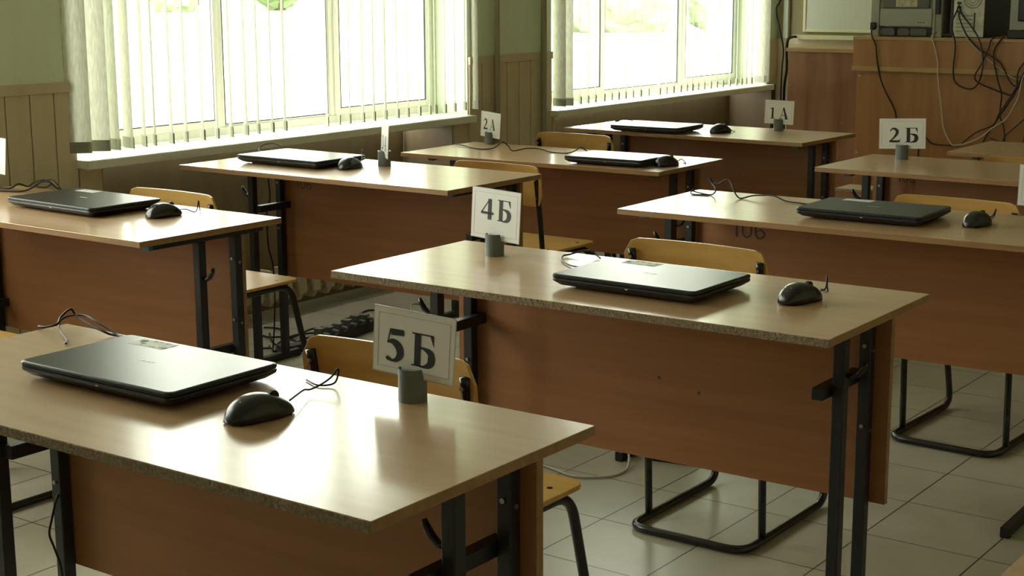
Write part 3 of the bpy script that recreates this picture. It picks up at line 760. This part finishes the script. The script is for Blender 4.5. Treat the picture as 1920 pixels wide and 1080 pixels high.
# ================================================================== CHAIRS
def make_chair(label):
    t = thing('school_chair', label, 'chair', (0, 0, 0), 0, 'plywood school chairs')
    R = .0105
    # seat: rounded plywood board
    def rrect(w, d, r, n=6, y0=0):
        pts = []
        for (cx, cy, a0) in ((w / 2 - r, d - r, 0), (-w / 2 + r, d - r, 90), (-w / 2 + r, r, 180), (w / 2 - r, r, 270)):
            for k in range(n + 1):
                a = math.radians(a0 + 90 * k / n); pts.append((cx + r * math.cos(a), y0 + cy + r * math.sin(a)))
        return pts
    bm = bmesh.new(); prism(bm, rrect(.375, .355, .035, y0=-.065), 'z', .441, .451)
    seat = obj('seat', bm, 'ply', t, bevel=.002)
    for x, y in ((.15, .215), (-.15, .215), (.15, .03), (-.15, .03)):
        bm = bmesh.new(); cyl(bm, (x, y, .4505), .006, .001, seg=12); obj('rivet', bm, 'tube', seat)
    # backrest: gently curved board with rounded corners, in the x-z plane
    bm = bmesh.new(); n = 22; w, hgt, r = .400, .145, .040; z0 = .617; th = .008
    def yb(x, z): return -.068 + .022 * (1 - (x / .19) ** 2) - (z - .617) * .10
    front, back = [], []
    for (cx, cz, a0) in ((w / 2 - r, z0 + hgt - r, 0), (-w / 2 + r, z0 + hgt - r, 90), (-w / 2 + r, z0 + r, 180), (w / 2 - r, z0 + r, 270)):
        pass
    cols = []
    for k in range(n + 1):
        x = -w / 2 + w * k / n
        e = abs(x) - (w / 2 - r)
        dz = 0 if e <= 0 else r - math.sqrt(max(r * r - e * e, 0))
        zs = [z0 + dz + (hgt - 2 * dz) * q / 4 for q in range(5)]
        cols.append([(bm.verts.new((x, yb(x, z), z)), bm.verts.new((x, yb(x, z) + th, z))) for z in zs])
    for k in range(n):
        A, B = cols[k], cols[k + 1]
        for q in range(4):
            bm.faces.new([A[q][0], B[q][0], B[q + 1][0], A[q + 1][0]]); bm.faces.new([A[q][1], A[q + 1][1], B[q + 1][1], B[q][1]])
        bm.faces.new([A[0][0], A[0][1], B[0][1], B[0][0]]); bm.faces.new([A[4][0], B[4][0], B[4][1], A[4][1]])
    for A, fl in ((cols[0], 0), (cols[-1], 1)):
        for q in range(4):
            f = [A[q][0], A[q + 1][0], A[q + 1][1], A[q][1]]; bm.faces.new(f if not fl else f[::-1])
    bk = obj('backrest', bm, 'ply', t, smooth=False, bevel=.0015)
    # bent tube: seat rail - front leg - floor runner, joined by the rear floor bar
    hx = .165
    def side(s): return [(s * hx, -.02, .4295), (s * hx, .262, .4295), (s * hx, .375, R + .001), (s * hx, -.10, R + .001)]
    path = side(-1) + side(1)[::-1]
    bm = bmesh.new(); tube(bm, fillet(path, .055, 8), R, 10)
    obj('frame_tube', bm, 'tube', t)
    for s in (-1, 1):
        bm = bmesh.new()
        tube(bm, catmull([(s * hx, 0, .012), (s * hx, -.01, .25), (s * hx, -.022, .44), (s * (hx + .008), -.052, .60), (s * (hx + .0135), -.080, .735)], 5), .0100, 10)
        obj('back_post', bm, 'tube', t)
        for zz in (.650, .715):
            bm = bmesh.new(); cyl(bm, (s * (hx + .0115), -.091 + (.735 - zz) * .1, zz), .004, .006, 'y', 10); obj('bolt', bm, 'chrome', t)
    bm = bmesh.new(); tube(bm, [(-hx, -.016, .4295), (hx, -.016, .4295)], .008, 8)
    obj('seat_crossbar', bm, 'tube', t)
    return t
c0 = make_chair('plywood chair directly behind the nearest desk, partly hidden by the 5Б sign')
c0.location = (-1.730, 2.075, 0)
CH = [((-1.815, 3.33, 0), 0, 'plywood chair standing behind the laptop of the 4Б desk'),
      ((-3.575, 2.235, 0), 0, 'plywood chair at the left edge, only a seat corner showing past the nearest desk'),
      ((-3.625, 3.27, 0), .0, 'plywood chair behind the leftmost desk, light falling on its seat'),
      ((-3.235, 4.43, 0), -.02, 'plywood chair between the under-window desk and the 2А desk'),
      ((-3.60, 5.47, 0), 0, 'plywood chair behind the 2А desk, before the 1А desk'),
      ((-1.575, 4.46, 0), -.04, 'plywood chair behind the stencilled desk, in front of the 2Б desk'),
      ((-1.71, 5.62, 0), 0, 'plywood chair behind the 2Б desk near the counter')]
for loc, rz, lb in CH: dup(c0, loc, rz, lb)

# ================================================================== LAPTOPS, MICE
def laptop(cx, cy, z, w, d, rz, label, sticker='sticker', logo=True, stx=None):
    t = thing('laptop', label, 'laptop', (cx, cy, z), math.radians(rz), 'closed black laptops on the desks')
    H = .030
    bm = bmesh.new()
    # base, tapering towards the underside
    def ring(sx, sy, z, r=.012, n=4, oy=0):
        pts = []
        for (qx, qy, a0) in ((sx - r, sy - r, 0), (-sx + r, sy - r, 90), (-sx + r, -sy + r, 180), (sx - r, -sy + r, 270)):
            for k in range(n + 1):
                a = math.radians(a0 + 90 * k / n); pts.append(bm.verts.new((qx + r * math.cos(a), oy + qy + r * math.sin(a), z)))
        return pts
    def loft(rs):
        for A, B in zip(rs, rs[1:]):
            n = len(A)
            for k in range(n): bm.faces.new([A[k], A[(k + 1) % n], B[(k + 1) % n], B[k]])
        bm.faces.new(rs[0][::-1]); bm.faces.new(rs[-1])
    loft([ring(w / 2 - .030, d / 2 - .022, .002, oy=.004), ring(w / 2 - .014, d / 2 - .010, .006), ring(w / 2 - .001, d / 2 - .001, .0145), ring(w / 2, d / 2, .018), ring(w / 2 - .0005, d / 2 - .0005, .0205)])
    base = obj('base', bm, 'lapbody', t, smooth=False)
    bm = bmesh.new()
    loft([ring(w / 2 - .001, d / 2 - .001, .0218), ring(w / 2, d / 2, .0235), ring(w / 2, d / 2, .0268), ring(w / 2 - .0012, d / 2 - .0012, .0288), ring(w / 2 - .004, d / 2 - .004, .0298)])
    lid = obj('lid', bm, 'lid', t)
    for f in lid.data.polygons: f.use_smooth = False
    bm = bmesh.new()
    for sx in (-1, 1):
        for sy in (-1, 1): cyl(bm, (sx * (w / 2 - .045), .004 + sy * (d / 2 - .04), 0), .008, .003, seg=12)
    obj('rubber_foot', bm, 'rubber', base)
    bm = bmesh.new(); cyl(bm, (-.115, d / 2 - .006, .019), .0035, .06, 'x', 10); obj('hinge', bm, 'lapbody', t); bm = bmesh.new(); cyl(bm, (.055, d / 2 - .006, .019), .0035, .06, 'x', 10); obj('hinge', bm, 'lapbody', t)
    bm = bmesh.new(); box(bm, .012, .018, -d / 2 - .0004, -d / 2 + .001, .0155, .0175); obj('indicator_light', bm, 'logo', base)
    if logo:
        bm = bmesh.new()     # small pale wordmark
        xx = -.017
        for wd in (.0045, .0035, .0045, .0035, .0045, .0035):
            box(bm, xx, xx + wd, -.003, .003, .02975, .03005); xx += wd + .0015
        obj('wordmark', bm, 'logo', lid)
    if sticker:
        bm = bmesh.new(); sx0 = stx if stx is not None else -w / 2 + .055
        box(bm, sx0, sx0 + .085, d / 2 - .050, d / 2 - .012, .0297, .0301)
        o = obj('sticker', bm, sticker, lid)
        o['label'] = 'worn pale inventory sticker' if sticker == 'sticker' else 'pale inventory sticker'
    return t
def lp(key, corners, hz=.033):
    return corners
LP = {'R5': (-1.921, 1.626, .367, .236, 0.0), 'R4': (-1.634, 2.744, .350, .242, -.6), 'L4': (-3.606, 2.846, .400, .250, -2.4),
      'L3': (-3.764, 3.917, .392, .250, -1.0), 'L2': (-3.094, 4.929, .335, .228, 2.6), 'L1': (-3.495, 5.902, .340, .255, 1.5), 'R3': (-1.667, 3.991, .358, .250, 1.3)}
LL = {'R5': 'closed black laptop with worn sticker on the nearest desk', 'R4': 'closed laptop reflecting pale light on the 4Б desk', 'L4': 'closed dark laptop with pale sticker on the leftmost desk',
      'L3': 'closed laptop with shining lid on the desk under the left window', 'L2': 'closed laptop on the low 2А desk', 'L1': 'closed laptop on the farthest 1А desk', 'R3': 'closed matt-looking dark laptop on the stencilled desk behind the 4Б desk'}
LPO = {}
for k, (x, y, w, d, rz) in LP.items():
    LPO[k] = laptop(x, y, DK[k][2] + .0002, w, d, rz, LL[k], {'R5': 'sticker', 'R4': 'sticker', 'L4': 'sticker_clean', 'R3': 'sticker_clean'}.get(k), logo=k in ('R5', 'R4', 'L4', 'R3'))

def mouse(x, y, z, rz, label, cab=None, s=1.0):
    t = thing('computer_mouse', label, 'mouse', (x, y, z), rz, 'black computer mice')
    bm = bmesh.new()
    # body: length along +y (cable end), hump towards the palm
    nu, nv = 22, 16; L, Wd, Hh = .112 * s, .062 * s, .038 * s
    grid = []
    for i in range(nu + 1):
        u = i / nu; yy = -L / 2 + L * u
        half = Wd / 2 * (math.sin(PI * (0.03 + .94 * u)) ** .42) * (1.04 - .16 * u) * (1 - .10 * math.sin(PI * min(u * 1.15, 1)) ** 6)
        hh = Hh * (math.sin(PI * (0.02 + .955 * (u ** .80)) ) ** .62)
        row = []
        for j in range(nv + 1):
            a = PI * j / nv
            cx = math.cos(a); sz = math.sin(a)
            px = half * math.copysign(abs(cx) ** .72, cx)
            pz = .002 + hh * (sz ** .80)
            row.append(bm.verts.new((px, yy, pz)))
        grid.append(row)
    for i in range(nu):
        for j in range(nv): bm.faces.new([grid[i][j], grid[i][j + 1], grid[i + 1][j + 1], grid[i + 1][j]])
    bm.faces.new([r[0] for r in grid] + [r[-1] for r in grid][::-1])
    bm.faces.new(grid[0]); bm.faces.new(grid[-1][::-1])
    bmesh.ops.recalc_face_normals(bm, faces=bm.faces[:])
    b = obj('shell', bm, 'mouse', t, smooth=True)
    bm = bmesh.new(); cyl(bm, (-.0035, .024 * s, .0295 * s), .0095 * s, .007, 'x', 18); obj('scroll_wheel', bm, 'mousedark', t, smooth=False)
    bm = bmesh.new(); box(bm, -Wd / 2 * .62, Wd / 2 * .62, -L / 2 * .80, L / 2 * .80, 0, .0035); obj('underside', bm, 'mousedark', t, bevel=.001)
    # small script-like mark on the palm end
    bm = bmesh.new(); tube(bm, catmull([(-.010 + .02 * k / 8, -.036 * s, .0315 * s + .0014 * math.sin(k * 2.3)) for k in range(9)], 3), .0006, 5); obj('wordmark', bm, 'logo', t)
    if cab:
        bm = bmesh.new(); tube(bm, catmull(cab, 6), .0016, 7)
        c = obj('cord', bm, 'cable', t)
        c.matrix_parent_inverse = Matrix.Identity(4)
        # points were given in room coordinates
        inv = (Matrix.Translation((x, y, z)) @ Matrix.Rotation(rz, 4, 'Z')).inverted()
        c.data.transform(inv)
    return t
def mz(k, dz=0): return DK[k][2] + dz
mouse(-1.606, 1.566, mz('R5'), -.20, 'black mouse on the nearest desk, its cord bending up into a short loop', [(-1.596, 1.620, .772), (-1.611, 1.650, .771), (-1.631, 1.688, .768), (-1.635, 1.705, .764), (-1.630, 1.722, .768), (-1.627, 1.745, .776), (-1.632, 1.767, .785), (-1.636, 1.772, .774), (-1.640, 1.765, .760), (-1.66, 1.75, .7575), (-1.70, 1.765, .7572)])
mouse(-1.312, 2.790, mz('R4'), -.25, 'black mouse at the right of the laptop on the 4Б desk', [(-1.292, 2.842, .774), (-1.290, 2.858, .776), (-1.294, 2.872, .786), (-1.302, 2.890, .797), (-1.304, 2.896, .788), (-1.304, 2.898, .770), (-1.306, 2.905, .7605), (-1.33, 2.925, .7603)])
mouse(-3.279, 2.860, mz('L4'), -.05, 'black mouse on the leftmost desk, right of its laptop', [(-3.277, 2.915, .768), (-3.270, 2.935, .766), (-3.262, 2.955, .7565), (-3.252, 2.958, .766), (-3.242, 2.955, .790), (-3.250, 2.965, .770), (-3.27, 2.985, .7565)])
mouse(-3.515, 3.897, mz('L3'), .10, 'black mouse beside the edge-on sign on the desk under the window', [(-3.522, 3.95, .785), (-3.540, 3.985, .79), (-3.570, 4.02, .805), (-3.585, 4.04, .818), (-3.60, 4.055, .80), (-3.62, 4.06, .7725)])
mouse(-2.889, 4.955, mz('L2'), -.2, 'black mouse near the right corner of the low 2А desk', [(-2.875, 5.01, .73), (-2.868, 5.03, .735), (-2.862, 5.05, .7185), (-2.88, 5.06, .7185)])
mouse(-3.220, 5.985, mz('L1'), -.3, 'black mouse on the 1А desk between laptop and sign', [(-3.203, 6.035, .753), (-3.19, 6.05, .7415), (-3.20, 6.08, .7415)])
mouse(-1.380, 4.010, mz('R3'), -.15, 'black mouse on the stencilled desk behind the 4Б desk', [(-1.370, 4.06, .764), (-1.362, 4.075, .769), (-1.358, 4.085, .785), (-1.364, 4.09, .765), (-1.38, 4.10, .7505)])

# laptop power cords lying on the desks
CC = {
'a': ('black power cord curling into the air behind the nearest laptop', .0022, [(-2.392, 1.79, .715), (-2.389, 1.775, .752), (-2.380, 1.757, .760), (-2.355, 1.753, .763), (-2.331, 1.762, .770), (-2.348, 1.785, .778), (-2.338, 1.800, .791), (-2.328, 1.803, .780), (-2.285, 1.795, .771), (-2.237, 1.790, .764), (-2.213, 1.795, .7585), (-2.15, 1.80, .7585), (-2.09, 1.765, .768)]),
'b': ('second loop of cord behind the nearest laptop', .0020, [(-2.228, 1.700, .7585), (-2.250, 1.720, .7585), (-2.285, 1.738, .762), (-2.330, 1.765, .765), (-2.352, 1.790, .772), (-2.340, 1.805, .778), (-2.309, 1.81, .780), (-2.269, 1.8, .777), (-2.225, 1.798, .766), (-2.18, 1.79, .7585), (-2.07, 1.76, .770)]),
'c': ('short arched cord at the far left corner of the laptop beside the 4Б sign', .0020, [(-1.90, 2.96, .7612), (-1.921, 2.975, .765), (-1.937, 2.978, .7725), (-1.962, 2.975, .770), (-1.980, 2.955, .764), (-1.985, 2.93, .7625), (-1.95, 2.88, .7612), (-1.895, 2.84, .7615), (-1.83, 2.83, .766)]),
'd': ('black cord trailing off behind the leftmost laptop', .0026, [(-4.18, 2.97, .757), (-4.10, 2.955, .762), (-4.07, 2.965, .777), (-4.05, 2.985, .768), (-4.01, 2.98, .785), (-3.967, 2.985, .797), (-3.945, 2.99, .788), (-3.93, 3.01, .765), (-3.88, 3.02, .757), (-3.80, 2.985, .762)]),
'e': ('coiled slack of cord behind the leftmost laptop', .0024, [(-4.104, 2.92, .757), (-4.04, 2.95, .757), (-4.03, 2.985, .765), (-3.995, 2.995, .785), (-3.955, 3.0, .785), (-3.99, 3.01, .768), (-4.04, 3.01, .766), (-4.02, 3.02, .785), (-3.97, 3.02, .790), (-3.93, 3.02, .760)]),
'f': ('thin cord arching over the corner of the laptop under the left window', .0020, [(-4.00, 4.06, .773), (-4.134, 4.085, .774), (-4.175, 4.13, .785), (-4.144, 4.13, .797), (-4.102, 4.13, .801), (-4.066, 4.13, .791), (-4.04, 4.12, .7725), (-3.96, 4.10, .7725), (-3.90, 4.05, .785)]),
'g': ('long cord wandering along the back of the low 2А desk past its sign', .0024, [(-4.01, 5.11, .7190), (-3.960, 5.08, .7215), (-3.92, 5.07, .7190), (-3.866, 5.037, .7185), (-3.80, 5.02, .7185), (-3.761, 5.045, .7235), (-3.705, 5.03, .752), (-3.69, 5.05, .735), (-3.660, 5.04, .7185), (-3.62, 5.08, .727), (-3.57, 5.10, .726), (-3.508, 5.09, .7185), (-3.429, 5.086, .7185), (-3.38, 5.08, .733), (-3.345, 5.06, .750), (-3.32, 5.07, .735), (-3.27, 5.06, .7185), (-3.20, 5.05, .728)]),
'h': ('springy cord rearing up behind the laptop of the stencilled desk', .0022, [(-1.83, 4.10, .762), (-1.90, 4.11, .7505), (-1.954, 4.115, .751), (-2.0, 4.125, .752), (-2.039, 4.132, .763), (-2.080, 4.137, .761), (-2.115, 4.135, .757), (-2.142, 4.110, .7505), (-2.165, 4.115, .771), (-2.205, 4.165, .790), (-2.226, 4.175, .793), (-2.253, 4.18, .778), (-2.280, 4.19, .781), (-2.293, 4.195, .792), (-2.275, 4.18, .777), (-2.235, 4.13, .766), (-2.25, 4.13, .7505), (-2.303, 4.146, .751), (-2.325, 4.145, .755), (-2.305, 4.11, .7505), (-2.252, 4.118, .7505)]),
'i': ('tangled cord along the far edge of the 1А desk', .0026, [(-3.88, 6.20, .7425), (-3.85, 6.12, .748), (-3.83, 6.16, .755), (-3.80, 6.19, .750), (-3.77, 6.14, .7425), (-3.74, 6.18, .752), (-3.68, 6.14, .745), (-3.60, 6.05, .755)]),
'j': ('black cord hanging down the left leg of the nearest desk', .0022, [(-2.282, 1.722, .478), (-2.284, 1.712, .470), (-2.285, 1.700, .452), (-2.287, 1.690, .42), (-2.290, 1.684, .39), (-2.285, 1.690, .36), (-2.275, 1.694, .32), (-2.272, 1.694, .25), (-2.29, 1.69, .12), (-2.32, 1.68, .01)]),
'k': ('dark cord hanging between the left legs of the desk under the window', .0030, [(-4.1, 4.142, .60), (-4.1, 4.10, .745), (-4.1, 4.088, .673), (-4.1, 4.093, .602), (-4.105, 4.079, .543), (-4.1, 4.076, .422), (-4.1, 4.097, .337), (-4.1, 4.10, .20), (-4.14, 4.12, .006), (-4.20, 4.16, .005)]),
'l': ('pale cord hanging beside the dark one under the window desk', .0024, [(-4.09, 4.142, .62), (-4.085, 4.12, .745), (-4.08, 4.108, .67), (-4.083, 4.112, .50), (-4.08, 4.11, .30), (-4.10, 4.14, .006), (-4.16, 4.20, .005)]),
'm': ('white cable curving over the floor tiles near the chair of the 4Б row', .0035, [(-2.55, 3.56, .0045), (-2.412, 3.521, .0045), (-2.326, 3.503, .0045), (-2.251, 3.556, .0045), (-2.24, 3.63, .0045), (-2.262, 3.686, .012), (-2.300, 3.745, .03), (-2.33, 3.79, .09), (-2.335, 3.86, .2)]),
}
OWN = {'a': 'R5', 'b': 'R5', 'c': 'R4', 'd': 'L4', 'e': 'L4', 'f': 'L3', 'g': 'L2', 'h': 'R3', 'i': 'L1'}
for k, (lb, r, pts) in CC.items():
    if k in OWN:
        lp_ = LPO[OWN[k]]
        inv = (Matrix.Translation(lp_.location) @ Matrix.Rotation(lp_.rotation_euler.z, 4, 'Z')).inverted()
        bm = bmesh.new(); tube(bm, catmull([inv @ Vector(p) for p in pts], 6), r, 7)
        obj('power_cord', bm, 'cable', lp_)
    else:
        cable('cable', pts, r, 'wcable' if k == 'm' else ('pipe' if k == 'l' else 'cable'), lb, 'cable')
FL = [[(-4.44, 4.372, .006), (-4.365, 4.389, .006), (-4.23, 4.30, .006), (-4.215, 4.34, .010), (-4.24, 4.44, .012), (-4.19, 4.50, .02), (-4.14, 4.48, .04)],
      [(-4.345, 4.308, .006), (-4.236, 4.213, .006), (-4.135, 4.15, .006), (-4.11, 4.11, .006), (-4.14, 4.14, .006), (-4.199, 4.216, .006), (-4.22, 4.33, .012), (-4.15, 4.38, .02)],
      [(-4.414, 4.295, .006), (-4.30, 4.25, .008), (-4.25, 4.28, .008), (-4.157, 4.268, .006), (-4.10, 4.22, .006), (-4.05, 4.15, .006)],
      [(-4.20, 4.08, .006), (-4.15, 4.12, .008), (-4.11, 4.10, .006), (-4.125, 4.195, .006), (-4.15, 4.30, .01), (-4.11, 4.36, .02)],
      [(-4.10, 4.52, .05), (-4.20, 4.60, .03), (-4.27, 4.745, .006), (-4.31, 4.869, .006), (-4.234, 4.90, .006)],
      [(-3.93, 4.74, .006), (-4.00, 4.79, .05), (-4.06, 4.86, .06), (-4.09, 4.93, .05), (-4.07, 4.977, .03), (-4.0, 4.99, .006)]]
FLL = ['long cord on the floor reaching the power strip from the niche side', 'cord curled in a hook on the floor left of the power strip', 'cord crossing the tiles behind the window desk legs', 'short bent cord by the foot of the window desk',
       'cord leading away from the far end of the power strip', 'pale bent cord standing up from the floor before the 2А desk leg']
for pts, lb in zip(FL, FLL): cable('cable', pts, .004, 'cable' if 'pale' not in lb else 'pipe', lb, 'cable', 'cords tangled on the floor')
# power strip with plugs
t = thing('power_strip', 'black power strip full of plugs on the floor behind the nearest chair', 'power strip', (-4.045, 4.40, 0), math.radians(100))
bm = bmesh.new(); box(bm, -.22, .24, -.03, .03, 0, .04); obj('strip_body', bm, 'black', t, bevel=.006)
for k in range(6):
    bm = bmesh.new(); xx = -.16 + k * .065
    box(bm, xx, xx + .032, -.018, .018, .04, .066 + random.uniform(0, .014)); cyl(bm, (xx + .016, -.018, .056), .010, -.028, 'y', 10, r2=.005)
    obj('plug', bm, 'printerd', t, bevel=.005)
t = thing('power_adapter', 'black laptop power adapter lying left of the power strip', 'adapter', (-4.06, 4.15, 0), math.radians(75))
bm = bmesh.new(); box(bm, -.06, .06, -.025, .025, 0, .032); obj('housing', bm, 'black', t, bevel=.006)
bm = bmesh.new(); cyl(bm, (.06, 0, .016), .006, .025, 'x', 10, r2=.003); obj('strain_relief', bm, 'cable', t)
t = thing('power_adapter', 'small black adapter on the floor behind the chair of the 4Б row', 'adapter', (-2.20, 3.80, 0), math.radians(10))
bm = bmesh.new(); box(bm, -.05, .09, -.03, .03, 0, .030); obj('housing', bm, 'black', t, bevel=.008)

# ================================================================== DESK SIGNS
def sign(x, y, z, ang, text, label, w=.160, h=.110, roll=0, lean=3, tube_r=.0225, tube_h=.052, zoff=.030, gh=.052, gx=(.125, .47), gz=.018, tubey=0):
    t = thing('desk_sign', label, 'sign', (x, y, z), -math.radians(ang), 'numbered signs in grey pipe holders')
    # holder: grey plastic pipe section with a slot across
    bm = bmesh.new(); n = 36; r0, r1 = tube_r, tube_r - .0028
    A = []
    for k in range(n):
        a = 2 * PI * k / n
        cut = abs(math.sin(a)) < .16
        zt = tube_h - (.016 if cut else 0)
        A.append([bm.verts.new((r * math.cos(a), r * math.sin(a), zz)) for r, zz in ((r0, 0), (r0, zt), (r1, zt), (r1, 0))])
    for k in range(n):
        P, Q = A[k], A[(k + 1) % n]
        for q in range(4): bm.faces.new([P[q], Q[q], Q[(q + 1) % 4], P[(q + 1) % 4]])
    bmesh.ops.recalc_face_normals(bm, faces=bm.faces[:])
    obj('pipe_holder', bm, 'pvc', t)
    mx = Matrix.Translation((0, 0, zoff)) @ Matrix.Rotation(math.radians(-lean), 4, 'X') @ Matrix.Rotation(math.radians(roll), 4, 'Y')
    bm = bmesh.new(); box(bm, -w / 2, w / 2, -.0006, .0006, 0, h)
    card = obj('card', bm, 'card', t, bevel=.0003, seg=1); card.matrix_local = mx
    bm = bmesh.new(); e = .0016
    for q in ((-w / 2 - e, -w / 2, -e, h + e), (w / 2, w / 2 + e, -e, h + e), (-w / 2, w / 2, h, h + e), (-w / 2, w / 2, -e, 0)): box(bm, q[0], q[1], -.0005, .0005, q[2], q[3])
    obj('plastic_sleeve', bm, 'sleeve', card)
    bm = bmesh.new(); i, l = .0085, .0005
    for q in ((-w / 2 + i, -w / 2 + i + l, i, h - i), (w / 2 - i - l, w / 2 - i, i, h - i), (-w / 2 + i, w / 2 - i, h - i - l, h - i), (-w / 2 + i, w / 2 - i, i, i + l)): box(bm, q[0], q[1], -.00085, -.0006, q[2], q[3])
    obj('border_line', bm, 'line', card)
    bm = bmesh.new()
    for ch, g in zip(text, gx): glyph(bm, ch, -w / 2 + g * w, gz, gh, -.0011)
    o = obj('lettering', bm, 'letter', card)
    return t
sign(-1.483, 1.775, DK['R5'][2], 0, '5Б', 'white sign reading 5 Б in a grey pipe on the nearest desk', roll=1.5, h=.102, zoff=.037, gh=.052, gz=.019)
sign(-2.137, 2.868, DK['R4'][2], 9, '4Б', 'white sign reading 4 Б, held in a grey pipe', h=.117, zoff=.038, gh=.050, gz=.045, roll=1.0, gx=(.19, .53))
sign(-3.907, 5.216, DK['L2'][2], 23, '2А', 'white sign reading 2 А before the pier between the windows', h=.104, zoff=.030, gh=.046, gz=.030, roll=1)
sign(-3.055, 6.213, DK['L1'][2], 8, '1А', 'small white sign reading 1 А on the farthest window-side desk', w=.150, h=.102, zoff=.030, gh=.050, gz=.022, gx=(.15, .50))
sign(-2.108, 5.284, DK['R2'][2], -10, '2Б', 'white sign reading 2 Б in front of the wooden counter', w=.163, h=.106, zoff=.038, gh=.052, gz=.022, roll=-2.2, gx=(.20, .55))
sign(-3.466, 4.018, DK['L3'][2], 41, '3А', 'sign turned almost edge-on to view on the desk under the window', h=.110, zoff=.032, gh=.050, gz=.022)
sign(-1.203, 4.03, DK['R3'][2], 0, '3Б', 'sign cut off by the right edge of view, only its blank left margin showing', h=.105, zoff=.062, gh=.050, gz=.022, gx=(.24, .57))
sign(-4.145, 2.915, DK['L4'][2], 0, '4А', 'sign cut off by the left edge of view on the leftmost desk', h=.110, zoff=.062, gh=.050, gz=.022, roll=3)

# small pink box on the seat behind the stencilled desk is standing on the floor stack near the far row
M['pink'] = mat('pink_cardboard', (.40, .20, .13), 0.6)
M['pinklid'] = mat('pale_pink_lid', (.42, .30, .22), 0.6)
t = thing('cardboard_box', 'small pinkish box on the floor, glimpsed between the 1А and 2Б desks', 'box', (-3.165, 7.38, 0))
bm = bmesh.new(); box(bm, -.088, .088, -.088, .088, 0, .335); obj('carton', bm, 'pink', t, bevel=.003)
bm = bmesh.new(); box(bm, -.092, .092, -.092, .092, .335, .350); obj('lid', bm, 'pinklid', t, bevel=.002)
# ================================================================== OUTSIDE
bm = bmesh.new(); box(bm, -60, XO - .02, -60, 160, -1.2, -1.0); struct(obj('ground', bm, 'asphalt'), 'pale pavement outside the windows')
bm = bmesh.new(); box(bm, -260, -60, -60, 320, -1.2, -1.0); box(bm, -60, XO - .02, 160, 320, -1.2, -1.0); struct(obj('lawn', bm, 'grass'), 'green lawn far outside')
def tree(x, y, h, r, label):
    t = thing('bush', label, 'bush', (x, y, -1.0), 0, 'bushes outside the windows')
    bm = bmesh.new(); tube(bm, [(0, 0, 0), (.1, 0, h * .3), (0, .1, h * .6)], [.25, .2, .12], 10); obj('trunk', bm, 'bark', t)
    bm = bmesh.new()
    for k in range(14):
        a = random.uniform(0, 2 * PI); q = random.uniform(0, r * .6); rr = random.uniform(.35, .6) * r
        bmesh.ops.create_icosphere(bm, subdivisions=3, radius=rr, matrix=Matrix.Translation((q * math.cos(a), q * math.sin(a), h * .42 + random.uniform(-.4, .5) * r)))
    for v in bm.verts: v.co += Vector((random.uniform(-1, 1), random.uniform(-1, 1), random.uniform(-1, 1))) * r * .05
    obj('crown', bm, 'leaf', t)
TR = [(-45.5, 60, 5, 3.0, 'pale green bush far outside the right window, at the left of its group'), (-40.5, 64, 5, 3.2, 'pale green bush far outside the right window, in the middle of its group'), (-36, 68, 5.4, 3.0, 'pale green bush far outside the right window, at the right of its group'),
      (-97, 99, 6, 4, 'small green bush farthest outside the left window'), (-102, 92, 6, 4, 'small green bush beside the farthest one outside the left window')]
for x, y, h, r, lb in TR: tree(x, y, h, r, lb)
print('objects', len(COL.objects))
